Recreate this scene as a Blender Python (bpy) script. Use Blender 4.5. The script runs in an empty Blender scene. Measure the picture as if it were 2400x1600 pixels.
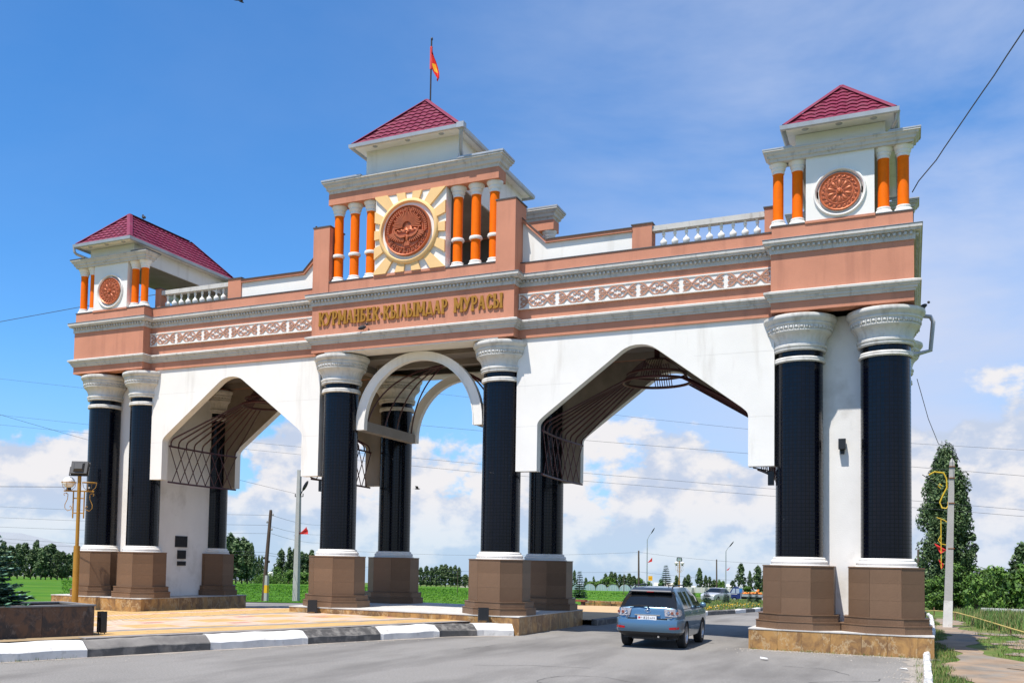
import bpy, bmesh, math, random
from mathutils import Matrix, Vector
from math import sin, cos, pi, radians, sqrt
S = bpy.context.scene
COL = S.collection
# ---------------------------------------------------------------- camera
cam = bpy.data.cameras.new('camera'); cam_o = bpy.data.objects.new('camera', cam); COL.objects.link(cam_o)
_r = Vector((0.891155, 0.453187, 0.021541)); _u = Vector((0.004202, -0.055719, 0.998438)); _f = Vector((-0.453679, 0.889672, 0.051558))
cam_o.matrix_world = Matrix(((_r.x, _u.x, -_f.x, 14.3304), (_r.y, _u.y, -_f.y, -27.8898), (_r.z, _u.z, -_f.z, 2.166), (0, 0, 0, 1)))
cam.sensor_width = 36; cam.sensor_fit = 'HORIZONTAL'; cam.lens = 34.9485; cam.shift_x = 0.10559; cam.shift_y = 0.16252
cam.clip_start = 0.1; cam.clip_end = 12000
S.camera = cam_o
S.view_settings.view_transform = 'Standard'; S.view_settings.look = 'None'
S.view_settings.exposure = 0.5; S.view_settings.gamma = 1.0; S.view_settings.use_curve_mapping = False
# ---------------------------------------------------------------- sun and sky
SUN_TRAVEL = Vector((0.34, 1.0, -2.3)).normalized()
sl = bpy.data.lights.new('sun', 'SUN'); sl.energy = 4.6; sl.angle = radians(0.53); sl.color = (1.0, 0.94, 0.86)
so = bpy.data.objects.new('sun', sl); COL.objects.link(so)
so.rotation_euler = SUN_TRAVEL.to_track_quat('-Z', 'Y').to_euler(); so.location = (-30, -40, 80)
W = bpy.data.worlds.new("World"); S.world = W; W.use_nodes = True
nt = W.node_tree; N = nt.nodes; L = nt.links
for n in list(N): N.remove(n)
def nd(t, **k):
    n = N.new(t)
    for a, b in k.items(): setattr(n, a, b)
    return n
def mth(op, a, b=None, c=None, clamp=False):
    n = nd('ShaderNodeMath', operation=op, use_clamp=clamp)
    for i, v in enumerate((a, b, c)):
        if v is None: continue
        if hasattr(v, 'is_linked'): L.new(v, n.inputs[i])
        else: n.inputs[i].default_value = v
    return n.outputs[0]
def maprange(v, a, b, c=0.0, d=1.0):
    n = nd('ShaderNodeMapRange', interpolation_type='SMOOTHSTEP'); n.clamp = True
    L.new(v, n.inputs[0])
    for i, x in enumerate((a, b, c, d)): n.inputs[i + 1].default_value = x
    return n.outputs[0]
sky = nd('ShaderNodeTexSky'); sky.sky_type = 'NISHITA'; sky.sun_disc = False
sky.sun_elevation = math.atan2(2.3, sqrt(1.116)); sky.sun_rotation = radians(198.8); sky.altitude = 800; sky.air_density = 1.0; sky.dust_density = 0.6; sky.ozone_density = 2.5
hsv = nd('ShaderNodeHueSaturation'); hsv.inputs['Saturation'].default_value = 1.08; hsv.inputs['Value'].default_value = 1.0
tint = nd('ShaderNodeMix', data_type='RGBA', blend_type='MULTIPLY'); tint.inputs[0].default_value = 1.0; tint.inputs[7].default_value = (0.74, 1.14, 1.46, 1)
L.new(sky.outputs[0], tint.inputs[6]); L.new(tint.outputs[2], hsv.inputs['Color'])
tc = nd('ShaderNodeTexCoord'); sep = nd('ShaderNodeSeparateXYZ'); L.new(tc.outputs['Generated'], sep.inputs[0])
zz = sep.outputs[2]
def noise(scale, detail, rough, off, zs=1.0, dist=0.0):
    mp = nd('ShaderNodeMapping'); mp.inputs['Location'].default_value = off; mp.inputs['Scale'].default_value = (1, 1, zs)
    L.new(tc.outputs['Generated'], mp.inputs[0])
    n = nd('ShaderNodeTexNoise'); n.inputs['Scale'].default_value = scale; n.inputs['Detail'].default_value = detail; n.inputs['Roughness'].default_value = rough; n.inputs['Distortion'].default_value = dist
    L.new(mp.outputs[0], n.inputs['Vector']); return n.outputs['Fac']
OFF = (0.37, 0.12, 0.0)
big = noise(3.4, 2.0, 0.5, (1.3, 0.4, 0.2), 1.6)
fine = noise(8.5, 11.0, 0.57, OFF, 1.5, 0.05)
fine2 = noise(8.5, 11.0, 0.57, (OFF[0] + 0.012, OFF[1] + 0.006, OFF[2] - 0.022), 1.5, 0.05)
def cumulus(fn):
    h = mth('MULTIPLY_ADD', zz, -4.5, 0.645)          # thins out upward
    s = mth('ADD', mth('MULTIPLY', mth('SUBTRACT', big, 0.5), 1.3), mth('MULTIPLY', mth('SUBTRACT', fn, 0.5), 1.5))
    return mth('ADD', s, h)
d1 = cumulus(fine); d2 = cumulus(fine2)
m1 = maprange(d1, 0.135, 0.245)
low = maprange(zz, -0.02, 0.075)
m1 = mth('MULTIPLY', m1, mth('MULTIPLY_ADD', low, 0.55, 0.45))
shade = maprange(mth('SUBTRACT', d1, d2), -0.11, 0.09)
ccol = nd('ShaderNodeMix', data_type='RGBA'); L.new(shade, ccol.inputs[0])
ccol.inputs[6].default_value = (4.0, 4.6, 5.8, 1); ccol.inputs[7].default_value = (6.3, 6.2, 6.35, 1)
mixc = nd('ShaderNodeMix', data_type='RGBA'); L.new(m1, mixc.inputs[0])
# thin cirrus, denser towards +x
ci = noise(1.7, 7.0, 0.58, (0.2, 0.9, 0.5), 2.2, 0.35)
cdir = maprange(mth('MULTIPLY_ADD', sep.outputs[0], 1.0, mth('MULTIPLY', sep.outputs[1], 0.22)), -0.35, 0.35)
cm = mth('MULTIPLY', maprange(ci, 0.26, 0.74), mth('MULTIPLY_ADD', cdir, 1.12, 0.08, True))
hz = nd('ShaderNodeMix', data_type='RGBA'); L.new(maprange(zz, 0.22, 0.0, 0.0, 0.62), hz.inputs[0])
L.new(hsv.outputs[0], hz.inputs[6]); hz.inputs[7].default_value = (2.6, 3.9, 6.2, 1)
mixci = nd('ShaderNodeMix', data_type='RGBA'); L.new(cm, mixci.inputs[0]); L.new(hz.outputs[2], mixci.inputs[6]); mixci.inputs[7].default_value = (4.3, 4.9, 6.4, 1)
L.new(mixci.outputs[2], mixc.inputs[6]); L.new(ccol.outputs[2], mixc.inputs[7])
bg = nd('ShaderNodeBackground'); bg.inputs[1].default_value = 0.1
out = nd('ShaderNodeOutputWorld'); L.new(mixc.outputs[2], bg.inputs[0]); L.new(bg.outputs[0], out.inputs[0])
S.cycles.max_bounces = 6; S.cycles.diffuse_bounces = 3; S.cycles.glossy_bounces = 3; S.cycles.transmission_bounces = 4; S.cycles.transparent_max_bounces = 6

# ---------------------------------------------------------------- materials
MATS = {}
def mat(name, col, rough=0.75, var=0.10, scale=1.5, bump=0.0, bscale=30.0, metal=0.0, spec=0.5, dirt=None, dirt_amt=0.0, dirt_scale=(1.2, 1.2, 0.25), dirt_lo=0.5, col2=None, c2scale=6.0, c2lo=0.45, c2hi=0.6, detail=6.0, objrand=0.0, coat=0.0, flakes=None):
    m = bpy.data.materials.new(name); m.use_nodes = True; t = m.node_tree; n = t.nodes; l = t.links
    b = n['Principled BSDF']; b.inputs['Roughness'].default_value = rough; b.inputs['Metallic'].default_value = metal
    b.inputs['Specular IOR Level'].default_value = spec; b.inputs['Coat Weight'].default_value = coat; b.inputs['Coat Roughness'].default_value = 0.05
    co = n.new('ShaderNodeTexCoord').outputs['Object']
    def nz(sc, det, mp=None):
        x = n.new('ShaderNodeTexNoise'); x.inputs['Scale'].default_value = sc; x.inputs['Detail'].default_value = det; x.inputs['Roughness'].default_value = 0.6
        if mp:
            q = n.new('ShaderNodeMapping'); q.inputs['Scale'].default_value = mp; l.new(co, q.inputs[0]); l.new(q.outputs[0], x.inputs[0])
        else: l.new(co, x.inputs[0])
        return x.outputs['Fac']
    def ramp(v, a, c_, lo=0.0, hi=1.0):
        r = n.new('ShaderNodeMapRange'); l.new(v, r.inputs[0]); r.inputs[1].default_value = a; r.inputs[2].default_value = c_; r.inputs[3].default_value = lo; r.inputs[4].default_value = hi; return r.outputs[0]
    def mix(f, a, c_, bt='MIX'):
        x = n.new('ShaderNodeMix'); x.data_type = 'RGBA'; x.blend_type = bt
        for i, v in ((0, f), (6, a), (7, c_)):
            if hasattr(v, 'is_linked'): l.new(v, x.inputs[i])
            else: x.inputs[i].default_value = v if i == 0 else (*v, 1) if len(v) == 3 else v
        return x.outputs[2]
    c = col
    if col2: c = mix(ramp(nz(c2scale, detail), c2lo, c2hi), c, col2)
    if var:
        v = ramp(nz(scale, detail), 0.25, 0.75, 1 - var, 1 + var)
        if objrand:
            oi = n.new('ShaderNodeObjectInfo'); mm = n.new('ShaderNodeMath'); mm.operation = 'MULTIPLY'; l.new(v, mm.inputs[0]); l.new(ramp(oi.outputs['Random'], 0, 1, 1 - objrand, 1 + objrand), mm.inputs[1]); v = mm.outputs[0]
        cmb = n.new('ShaderNodeCombineColor')
        for i in range(3): l.new(v, cmb.inputs[i])
        c = mix(1.0, c, cmb.outputs[0], 'MULTIPLY')
    if dirt:
        f = ramp(nz(1.0, 8.0, dirt_scale), dirt_lo, dirt_lo + 0.25, 0, dirt_amt); c = mix(f, c, dirt)
    if flakes:
        f = ramp(nz(flakes[1], 5.0), flakes[2], flakes[2] + 0.02); c = mix(f, c, flakes[0])
    if hasattr(c, 'is_linked'): l.new(c, b.inputs['Base Color'])
    else: b.inputs['Base Color'].default_value = (*c, 1)
    if bump:
        bp = n.new('ShaderNodeBump'); bp.inputs['Strength'].default_value = bump; bp.inputs['Distance'].default_value = 0.02
        l.new(nz(bscale, 5.0), bp.inputs['Height']); l.new(bp.outputs[0], b.inputs['Normal'])
    MATS[name] = m; return m
PINK = mat('pink_render', (0.545, 0.238, 0.150), 0.88, 0.13, 0.7, 0.25, 60, spec=0.25, dirt=(0.33, 0.14, 0.095), dirt_amt=0.6, dirt_lo=0.52, dirt_scale=(2.4, 2.4, 0.22))
WHITE = mat('white_plaster', (0.80, 0.772, 0.72), 0.88, 0.05, 0.8, 0.2, 40, spec=0.3, dirt=(0.53, 0.49, 0.43), dirt_amt=0.65, dirt_lo=0.545, dirt_scale=(2.2, 2.2, 0.3))
CORN = mat('weathered_white', (0.53, 0.51, 0.475), 0.88, 0.12, 2.0, 0.2, 50, dirt=(0.20, 0.18, 0.15), dirt_amt=0.75, dirt_scale=(7, 7, 2.2), dirt_lo=0.53)
CAPM = mat('capital_plaster', (0.62, 0.60, 0.555), 0.85, 0.10, 3.0, 0.2, 60, dirt=(0.28, 0.25, 0.21), dirt_amt=0.7, dirt_scale=(4, 4, 1.5), dirt_lo=0.52)
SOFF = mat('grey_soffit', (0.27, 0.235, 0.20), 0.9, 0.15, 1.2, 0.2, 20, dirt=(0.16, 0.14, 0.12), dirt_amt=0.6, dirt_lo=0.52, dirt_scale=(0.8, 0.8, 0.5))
CAP_METAL = mat('dark_sheet_capping', (0.07, 0.066, 0.066), 0.6, 0.2, 3.0)
GUT = mat('galvanised_sheet', (0.42, 0.43, 0.44), 0.45, 0.12, 3.0, metal=0.35, dirt=(0.2, 0.2, 0.2), dirt_amt=0.5)
ROOF = mat('maroon_tile_sheet', (0.185, 0.017, 0.046), 0.5, 0.2, 3.0, spec=0.35, dirt=(0.22, 0.07, 0.09), dirt_amt=0.6, dirt_scale=(3, 3, 1))
ORANGE = mat('orange_paint', (0.88, 0.16, 0.002), 0.65, 0.10, 5.0, 0.15, 40, spec=0.12, dirt=(0.55, 0.12, 0.02), dirt_amt=0.6, dirt_scale=(5, 5, 1), dirt_lo=0.52)
COPPER = mat('copper_relief', (0.50, 0.135, 0.050), 0.45, 0.2, 5.0, 0.1, 40, metal=0.3)
PEACH = mat('peach_paint', (0.80, 0.52, 0.23), 0.8, 0.06, 2.0, 0.1, 40)
ORN = mat('tan_ornament', (0.47, 0.245, 0.165), 0.85, 0.15, 4.0)
GOLD = mat('gold_letter', (0.36, 0.165, 0.010), 0.5, 0.2, 8.0, metal=0.15)
GRAN = mat('brown_granite', (0.205, 0.124, 0.074), 0.42, 0.16, 1.3, 0.0, spec=0.18, col2=(0.130, 0.080, 0.050), c2scale=60, objrand=0.09)
STEELRED = mat('maroon_steel', (0.055, 0.008, 0.010), 0.5, 0.15, 4.0)
DARK = mat('dark_paint', (0.012, 0.012, 0.013), 0.45, 0.2, 6.0)
PLAQ = mat('dark_plaque', (0.022, 0.022, 0.024), 0.7, 0.35, 14.0, spec=0.2)
def brickmat():
    m = bpy.data.materials.new('black_mosaic'); m.use_nodes = True; t = m.node_tree; n = t.nodes; l = t.links; b = n['Principled BSDF']
    uv = n.new('ShaderNodeUVMap'); uv.uv_map = 'uv'
    br = n.new('ShaderNodeTexBrick'); l.new(uv.outputs[0], br.inputs[0]); br.offset = 0.0
    br.inputs['Color1'].default_value = (0.0014, 0.0019, 0.0060, 1); br.inputs['Color2'].default_value = (0.0024, 0.0031, 0.0085, 1); br.inputs['Mortar'].default_value = (0.0008, 0.001, 0.002, 1)
    br.inputs['Scale'].default_value = 1.0; br.inputs['Mortar Size'].default_value = 0.009; br.inputs['Brick Width'].default_value = 0.105; br.inputs['Row Height'].default_value = 0.105
    co = n.new('ShaderNodeTexCoord'); oi = n.new('ShaderNodeObjectInfo')
    ad = n.new('ShaderNodeVectorMath'); ad.operation = 'ADD'; l.new(co.outputs['Object'], ad.inputs[0]); l.new(oi.outputs['Location'], ad.inputs[1])
    nz = n.new('ShaderNodeTexNoise'); nz.inputs['Scale'].default_value = 2.6; nz.inputs['Detail'].default_value = 6; nz.inputs['Roughness'].default_value = 0.75; l.new(ad.outputs[0], nz.inputs[0])
    mr = n.new('ShaderNodeMapRange'); l.new(nz.outputs['Fac'], mr.inputs[0]); mr.inputs[1].default_value = 0.70; mr.inputs[2].default_value = 0.72
    mx = n.new('ShaderNodeMix'); mx.data_type = 'RGBA'; l.new(mr.outputs[0], mx.inputs[0]); l.new(br.outputs['Color'], mx.inputs[6]); mx.inputs[7].default_value = (0.22, 0.22, 0.24, 1)
    l.new(mx.outputs[2], b.inputs['Base Color'])
    mr2 = n.new('ShaderNodeMapRange'); l.new(br.outputs['Fac'], mr2.inputs[0]); mr2.inputs[3].default_value = 0.13; mr2.inputs[4].default_value = 0.34; l.new(mr2.outputs[0], b.inputs['Roughness'])
    b.inputs['Specular IOR Level'].default_value = 0.27
    bp = n.new('ShaderNodeBump'); bp.invert = True; bp.inputs['Strength'].default_value = 0.05; bp.inputs['Distance'].default_value = 0.002; l.new(br.outputs['Fac'], bp.inputs['Height']); l.new(bp.outputs[0], b.inputs['Normal'])
    return m
MOSAIC = brickmat()
def marble(name, a, b_, c_, zst, sc, vein):
    m = bpy.data.materials.new(name); m.use_nodes = True; t = m.node_tree; n = t.nodes; l = t.links; b = n['Principled BSDF']
    co = n.new('ShaderNodeTexCoord'); oi = n.new('ShaderNodeObjectInfo'); sc_ = n.new('ShaderNodeVectorMath'); sc_.operation = 'MULTIPLY_ADD'
    l.new(oi.outputs['Location'], sc_.inputs[0]); sc_.inputs[1].default_value = (3.7, 5.1, 2.3); l.new(co.outputs['Object'], sc_.inputs[2])
    mp = n.new('ShaderNodeMapping'); mp.inputs['Scale'].default_value = (1, 1, zst); mp.inputs['Rotation'].default_value = (0.3, 0.65, 0.2); l.new(sc_.outputs[0], mp.inputs[0])
    def nz(s, d, dist):
        x = n.new('ShaderNodeTexNoise'); x.inputs['Scale'].default_value = s; x.inputs['Detail'].default_value = d; x.inputs['Roughness'].default_value = 0.68; x.inputs['Distortion'].default_value = dist; l.new(mp.outputs[0], x.inputs[0]); return x.outputs['Fac']
    def ramp(v, lo, hi, c0=0.0, c1=1.0):
        r = n.new('ShaderNodeMapRange'); l.new(v, r.inputs[0]); r.inputs[1].default_value = lo; r.inputs[2].default_value = hi; r.inputs[3].default_value = c0; r.inputs[4].default_value = c1; return r.outputs[0]
    def mix(f, p, q):
        x = n.new('ShaderNodeMix'); x.data_type = 'RGBA'; l.new(f, x.inputs[0])
        for i, v in ((6, p), (7, q)):
            if hasattr(v, 'is_linked'): l.new(v, x.inputs[i])
            else: x.inputs[i].default_value = (*v, 1)
        return x.outputs[2]
    c = mix(ramp(nz(sc, 8, 0.6), 0.42, 0.58), a, b_)
    c = mix(ramp(nz(sc * 1.7, 8, 1.2), 0.56, 0.68, 0, .75), c, c_)
    wv = n.new('ShaderNodeTexWave'); wv.wave_type = 'BANDS'; wv.bands_direction = 'DIAGONAL'; wv.inputs['Scale'].default_value = 0.8; wv.inputs['Distortion'].default_value = 14; wv.inputs['Detail'].default_value = 6; wv.inputs['Detail Roughness'].default_value = 0.7; l.new(mp.outputs[0], wv.inputs[0])
    c = mix(ramp(wv.outputs['Fac'], 0.95, 1.0, 0, vein), c, c_)
    l.new(c, b.inputs['Base Color']); b.inputs['Roughness'].default_value = 0.45; b.inputs['Specular IOR Level'].default_value = 0.35; return m
TANM = marble('tan_marble', (0.42, 0.235, 0.080), (0.21, 0.115, 0.050), (0.50, 0.37, 0.21), .62, 2.6, .6)
BRNM = marble('brown_marble', (0.040, 0.029, 0.025), (0.125, 0.062, 0.033), (0.17, 0.12, 0.09), .8, 3.4, .25)

# ---------------------------------------------------------------- mesh helpers
class MB:
    def __init__(s): s.v = []; s.f = []; s.m = []; s.uv = None
    def add(s, vs, fs, mi=0, M=None):
        o = len(s.v)
        s.v += [tuple(M @ Vector(v)) for v in vs] if M else [tuple(v) for v in vs]
        for f in fs: s.f.append(tuple(i + o for i in f)); s.m.append(mi)
        return s
    def box(s, x0, x1, y0, y1, z0, z1, mi=0, M=None):
        return s.add([(x0, y0, z0), (x1, y0, z0), (x1, y1, z0), (x0, y1, z0), (x0, y0, z1), (x1, y0, z1), (x1, y1, z1), (x0, y1, z1)],
                     [(0, 3, 2, 1), (4, 5, 6, 7), (0, 1, 5, 4), (1, 2, 6, 5), (2, 3, 7, 6), (3, 0, 4, 7)], mi, M)
    def prism(s, p, y0, y1, mi=0, M=None, axis='y'):
        # p: ccw polygon (x,z) seen from -y (axis y) or (x,y) from above (axis z)
        n = len(p)
        if axis == 'y': vs = [(a, y0, b) for a, b in p] + [(a, y1, b) for a, b in p]
        elif axis == 'z': vs = [(a, b, y1) for a, b in p] + [(a, b, y0) for a, b in p]
        else: vs = [(y1, a, b) for a, b in p] + [(y0, a, b) for a, b in p]
        fs = [tuple(range(n)), tuple(reversed(range(n, 2 * n)))] + [(i, i + n, (i + 1) % n + n, (i + 1) % n) for i in range(n)]
        return s.add(vs, fs, mi, M)
    def lathe(s, pr, n=24, c=(0, 0, 0), mi=0, rmod=None, M=None, caps=True, uvr=None):
        vs = []; k = len(pr)
        for i in range(n):
            a = 2 * pi * i / n
            for r, z in pr:
                rr = r * (rmod(a, z) if rmod else 1)
                vs.append((c[0] + rr * cos(a), c[1] + rr * sin(a), c[2] + z))
        fs = [(i * k + j, ((i + 1) % n) * k + j, ((i + 1) % n) * k + j + 1, i * k + j + 1) for i in range(n) for j in range(k - 1)]
        if caps:
            if pr[-1][0] > 1e-4: fs.append(tuple(i * k + k - 1 for i in range(n)))
            if pr[0][0] > 1e-4: fs.append(tuple(i * k for i in reversed(range(n))))
        return s.add(vs, fs, mi, M)
    def tube(s, pts, r, n=6, mi=0, closed=False, r2=None):
        P = [Vector(p) for p in pts]; k = len(P); vs = []; prev = None
        for i in range(k):
            if closed: d = P[(i + 1) % k] - P[i - 1]
            else: d = P[min(i + 1, k - 1)] - P[max(i - 1, 0)]
            d.normalize()
            if prev is None: a = d.orthogonal().normalized()
            else:
                a = prev - d * prev.dot(d)
                a = a.normalized() if a.length > 1e-6 else d.orthogonal().normalized()
            prev = a; b = d.cross(a)
            rr = r if r2 is None else r + (r2 - r) * i / (k - 1)
            vs += [tuple(P[i] + (a * cos(2 * pi * j / n) + b * sin(2 * pi * j / n)) * rr) for j in range(n)]
        fs = [(i * n + j, i * n + (j + 1) % n, ((i + 1) % k) * n + (j + 1) % n, ((i + 1) % k) * n + j) for i in range(k if closed else k - 1) for j in range(n)]
        if not closed: fs += [tuple(reversed(range(n))), tuple((k - 1) * n + j for j in range(n))]
        return s.add(vs, fs, mi)
    def ribbon(s, pts, w, y0, y1, mi=0, M=None):
        # flat band of width w (number or list) along (x,z) points, facing -y, from y0 (front) to y1
        k = len(pts); Lf = []; Rt = []
        for i in range(k):
            a = pts[max(i - 1, 0)]; b = pts[min(i + 1, k - 1)]
            dx, dz = b[0] - a[0], b[1] - a[1]; q = math.hypot(dx, dz) or 1
            ww = (w[i] if isinstance(w, (list, tuple)) else w) / 2
            Lf.append((pts[i][0] - dz / q * ww, pts[i][1] + dx / q * ww)); Rt.append((pts[i][0] + dz / q * ww, pts[i][1] - dx / q * ww))
        for i in range(k - 1):
            s.prism([Rt[i], Rt[i + 1], Lf[i + 1], Lf[i]], y0, y1, mi, M)
        return s
    def ell(s, c, r, nu=8, nv=5, mi=0, M=None, half=False):
        v0 = 0 if half else -pi / 2
        pr = [(cos(v0 + (pi / 2 - v0) * j / nv), sin(v0 + (pi / 2 - v0) * j / nv)) for j in range(nv + 1)]
        vs = [(c[0] + r[0] * p[0] * cos(2 * pi * i / nu), c[1] + r[1] * p[0] * sin(2 * pi * i / nu), c[2] + r[2] * p[1]) for i in range(nu) for p in pr]
        k = nv + 1
        return s.add(vs, [(i * k + j, ((i + 1) % nu) * k + j, ((i + 1) % nu) * k + j + 1, i * k + j + 1) for i in range(nu) for j in range(nv)], mi, M)
    def mesh(s, name, mats, smooth=None):
        m = bpy.data.meshes.new(name); m.from_pydata(s.v, [], s.f)
        for x in (mats if isinstance(mats, (list, tuple)) else [mats]): m.materials.append(x)
        m.polygons.foreach_set('material_index', s.m)
        if smooth is not None:
            m.polygons.foreach_set('use_smooth', [True] * len(m.polygons))
            m.update(); m.set_sharp_from_angle(angle=radians(smooth))
        m.update(); return m
def put(name, me, parent=None, loc=(0, 0, 0), rz=0.0, sc=None):
    o = bpy.data.objects.new(name, me); COL.objects.link(o); o.location = loc; o.rotation_euler = (0, 0, rz)
    if sc: o.scale = sc if isinstance(sc, tuple) else (sc,) * 3
    if parent: o.parent = parent
    return o
def mk(name, mb, mats, parent=None, smooth=None, loc=(0, 0, 0), rz=0.0, sc=None): return put(name, mb.mesh(name, mats, smooth), parent, loc, rz, sc)
def tag(o, label, cat, group=None, kind=None):
    if label: o['label'] = label
    if cat: o['category'] = cat
    if group: o['group'] = group
    if kind: o['kind'] = kind
    return o
def thing(name, label, cat, loc=(0, 0, 0), rz=0.0, group=None, sc=None):
    return tag(put(name, None, None, loc, rz, sc), label, cat, group)
def struct(name, mb, m, smooth=None, kind='structure'):
    o = mk(name, mb, m, None, smooth); o['kind'] = kind; return o
def dup(o, loc, rz=0.0, label=None, sc=None):
    r = o.copy(); COL.objects.link(r); r.location = loc; r.rotation_euler = (0, 0, rz)
    if label: r['label'] = label
    if sc: r.scale = sc if isinstance(sc, tuple) else (sc,) * 3
    for ch in list(o.children):
        c = ch.copy(); COL.objects.link(c); c.parent = r
        for g in list(ch.children):
            d = g.copy(); COL.objects.link(d); d.parent = c
    return r
def sweep(mb, path, prof, closed=True, mi=0):
    # path: (x,y) ccw seen from above (outward is to the right of travel); prof: (outward d, z)
    n = len(path); ring = []
    for i in range(n):
        a = Vector(path[i - 1]) if (closed or i > 0) else None; b = Vector(path[i]); c = Vector(path[(i + 1) % n]) if (closed or i < n - 1) else None
        d1 = (b - a).normalized() if a is not None else (c - b).normalized(); d2 = (c - b).normalized() if c is not None else d1
        n1 = Vector((d1.y, -d1.x)); n2 = Vector((d2.y, -d2.x)); mtr = (n1 + n2) / (1 + n1.dot(n2))
        ring.append([(b.x + mtr.x * d, b.y + mtr.y * d, z) for d, z in prof])
    k = len(prof); vs = [p for r in ring for p in r]
    fs = [(i * k + j, ((i + 1) % n) * k + j, ((i + 1) % n) * k + j + 1, i * k + j + 1) for i in range(n if closed else n - 1) for j in range(k - 1)]
    if not closed: fs += [tuple(reversed(range(k))), tuple((n - 1) * k + j for j in range(k))]
    mb.add(vs, fs, mi); return mb
RZ = lambda a: Matrix.Rotation(a, 4, 'Z')
T = lambda x, y, z: Matrix.Translation((x, y, z))
YC = 3.1
GA, GB = -0.0110807, 0.0211277
def zg(x, y):
    t = GA * x + GB * (y - 10.0)
    if t < -.12: return 0.0
    if t > .12: return -t
    return -((t + .12) ** 2) / .48

#PART2
# ================================================================ THE GATE
gate = thing('city_gate', 'white and pink triumphal gate with black columns and three maroon roofed towers over the road', 'gate')
BX, RX, CX = 14.45, 11.0, 3.62       # bay outer, bay inner, centre half width
Y0, Y1 = 0.19, 0.64                  # bay face, recessed face
YB0, YB1 = 2 * YC - Y0, 2 * YC - Y1
FOOT = [(-BX, Y0), (-RX, Y0), (-RX, Y1), (-CX, Y1), (-CX, Y0), (CX, Y0), (CX, Y1), (RX, Y1), (RX, Y0), (BX, Y0),
        (BX, YB0), (RX, YB0), (RX, YB1), (CX, YB1), (CX, YB0), (-CX, YB0), (-CX, YB1), (-RX, YB1), (-RX, YB0), (-BX, YB0)]
def inset(path, d):
    n = len(path); o = []
    for i in range(n):
        a, b, c = Vector(path[i - 1]), Vector(path[i]), Vector(path[(i + 1) % n])
        d1 = (b - a).normalized(); d2 = (c - b).normalized(); n1 = Vector((-d1.y, d1.x)); n2 = Vector((-d2.y, d2.x)); m = (n1 + n2) / (1 + n1.dot(n2))
        o.append((b.x + m.x * d, b.y + m.y * d))
    return o
# --- pink entablature and soffit
e = MB(); e.prism(FOOT, 9.32, 11.0, 0, axis='z')
inn = inset(FOOT, 0.45)
def ringprism(mb, outer, inner, z0, z1, mi=0, top=False):
    n = len(outer); vs = [(*p, z0) for p in outer] + [(*p, z0) for p in inner] + [(*p, z1) for p in outer] + [(*p, z1) for p in inner]
    fs = []; fi = []
    for i in range(n):
        j = (i + 1) % n
        fs += [(i, n + i, n + j, j), (i, j, 2 * n + j, 2 * n + i)]; fi.append((n + j, n + i, 3 * n + i, 3 * n + j))
        if top: fs.append((2 * n + i, 2 * n + j, 3 * n + j, 3 * n + i))
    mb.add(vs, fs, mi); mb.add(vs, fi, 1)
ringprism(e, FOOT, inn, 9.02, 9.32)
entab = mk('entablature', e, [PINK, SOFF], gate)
s_ = MB(); s_.box(-CX + .02, CX - .02, .72, YB0 - .53, 9.26, 9.317)
for sx in (-1, 1): s_.box(min(sx * 3.66, sx * 10.98), max(sx * 3.66, sx * 10.98), 1.16, YB1 - .5, 9.26, 9.317); s_.box(min(sx * 11.02, sx * 13.95), max(sx * 11.02, sx * 13.95), .66, YB0 - .5, 9.26, 9.317)
for y in (2.2, 4.0): s_.box(-3.1, 3.1, y - .12, y + .12, 9.06, 9.255)
for x in (-3.62, 3.62): s_.box(x - .17, x + .17, .75, YB0 - .6, 9.0, 9.255)
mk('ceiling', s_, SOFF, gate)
for ya, yb in ((Y0 + .02, 1.12), (YB0 - .93, YB0 - .02)):
    sb = MB(); sb.box(-3.1, 3.1, ya, yb, 8.985, 9.017); mk('soffit_board', sb, WHITE, gate)
# --- cornices
UP = [(0.0, 10.60), (.035, 10.60), (.035, 10.66), (.035, 10.68), (.035, 10.80), (.145, 10.812), (.16, 10.86), (.19, 10.875), (.19, 10.955), (.17, 10.965), (0.0, 10.985)]
LO = [(0.0, 9.28), (.03, 9.28), (.04, 9.33), (.075, 9.35), (.085, 9.41), (.12, 9.43), (.135, 9.475), (.17, 9.485), (.17, 9.535), (.155, 9.545), (0.0, 9.60)]
c = MB(); sweep(c, FOOT, UP); ucorn = mk('upper_cornice', c, CORN, gate)
c = MB(); sweep(c, FOOT, LO); mk('lower_cornice', c, CORN, gate)
cp = MB(); sweep(cp, FOOT, [(.10, 10.982), (.205, 10.966), (.205, 10.975), (.10, 10.992)], True); mk('cornice_capping', cp, GUT, gate)
dn = MB()
def dent_run(a, b):
    a, b = Vector(a), Vector(b); d = (b - a); ln = d.length; d.normalize(); nr = Vector((d.y, -d.x)); k = int(ln / .125)
    for i in range(k):
        p = a + d * (ln * (i + .5) / k)
        q = [p + d * .029 + nr * .036, p - d * .029 + nr * .036, p - d * .029 + nr * .112, p + d * .029 + nr * .112]
        dn.prism([tuple(x) for x in reversed(q)], 10.715, 10.785, axis='z')
for i in range(10): dent_run(FOOT[i], FOOT[i + 1])
o = mk('dentil_row', dn, CORN, ucorn); o['kind'] = 'stuff'
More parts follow.
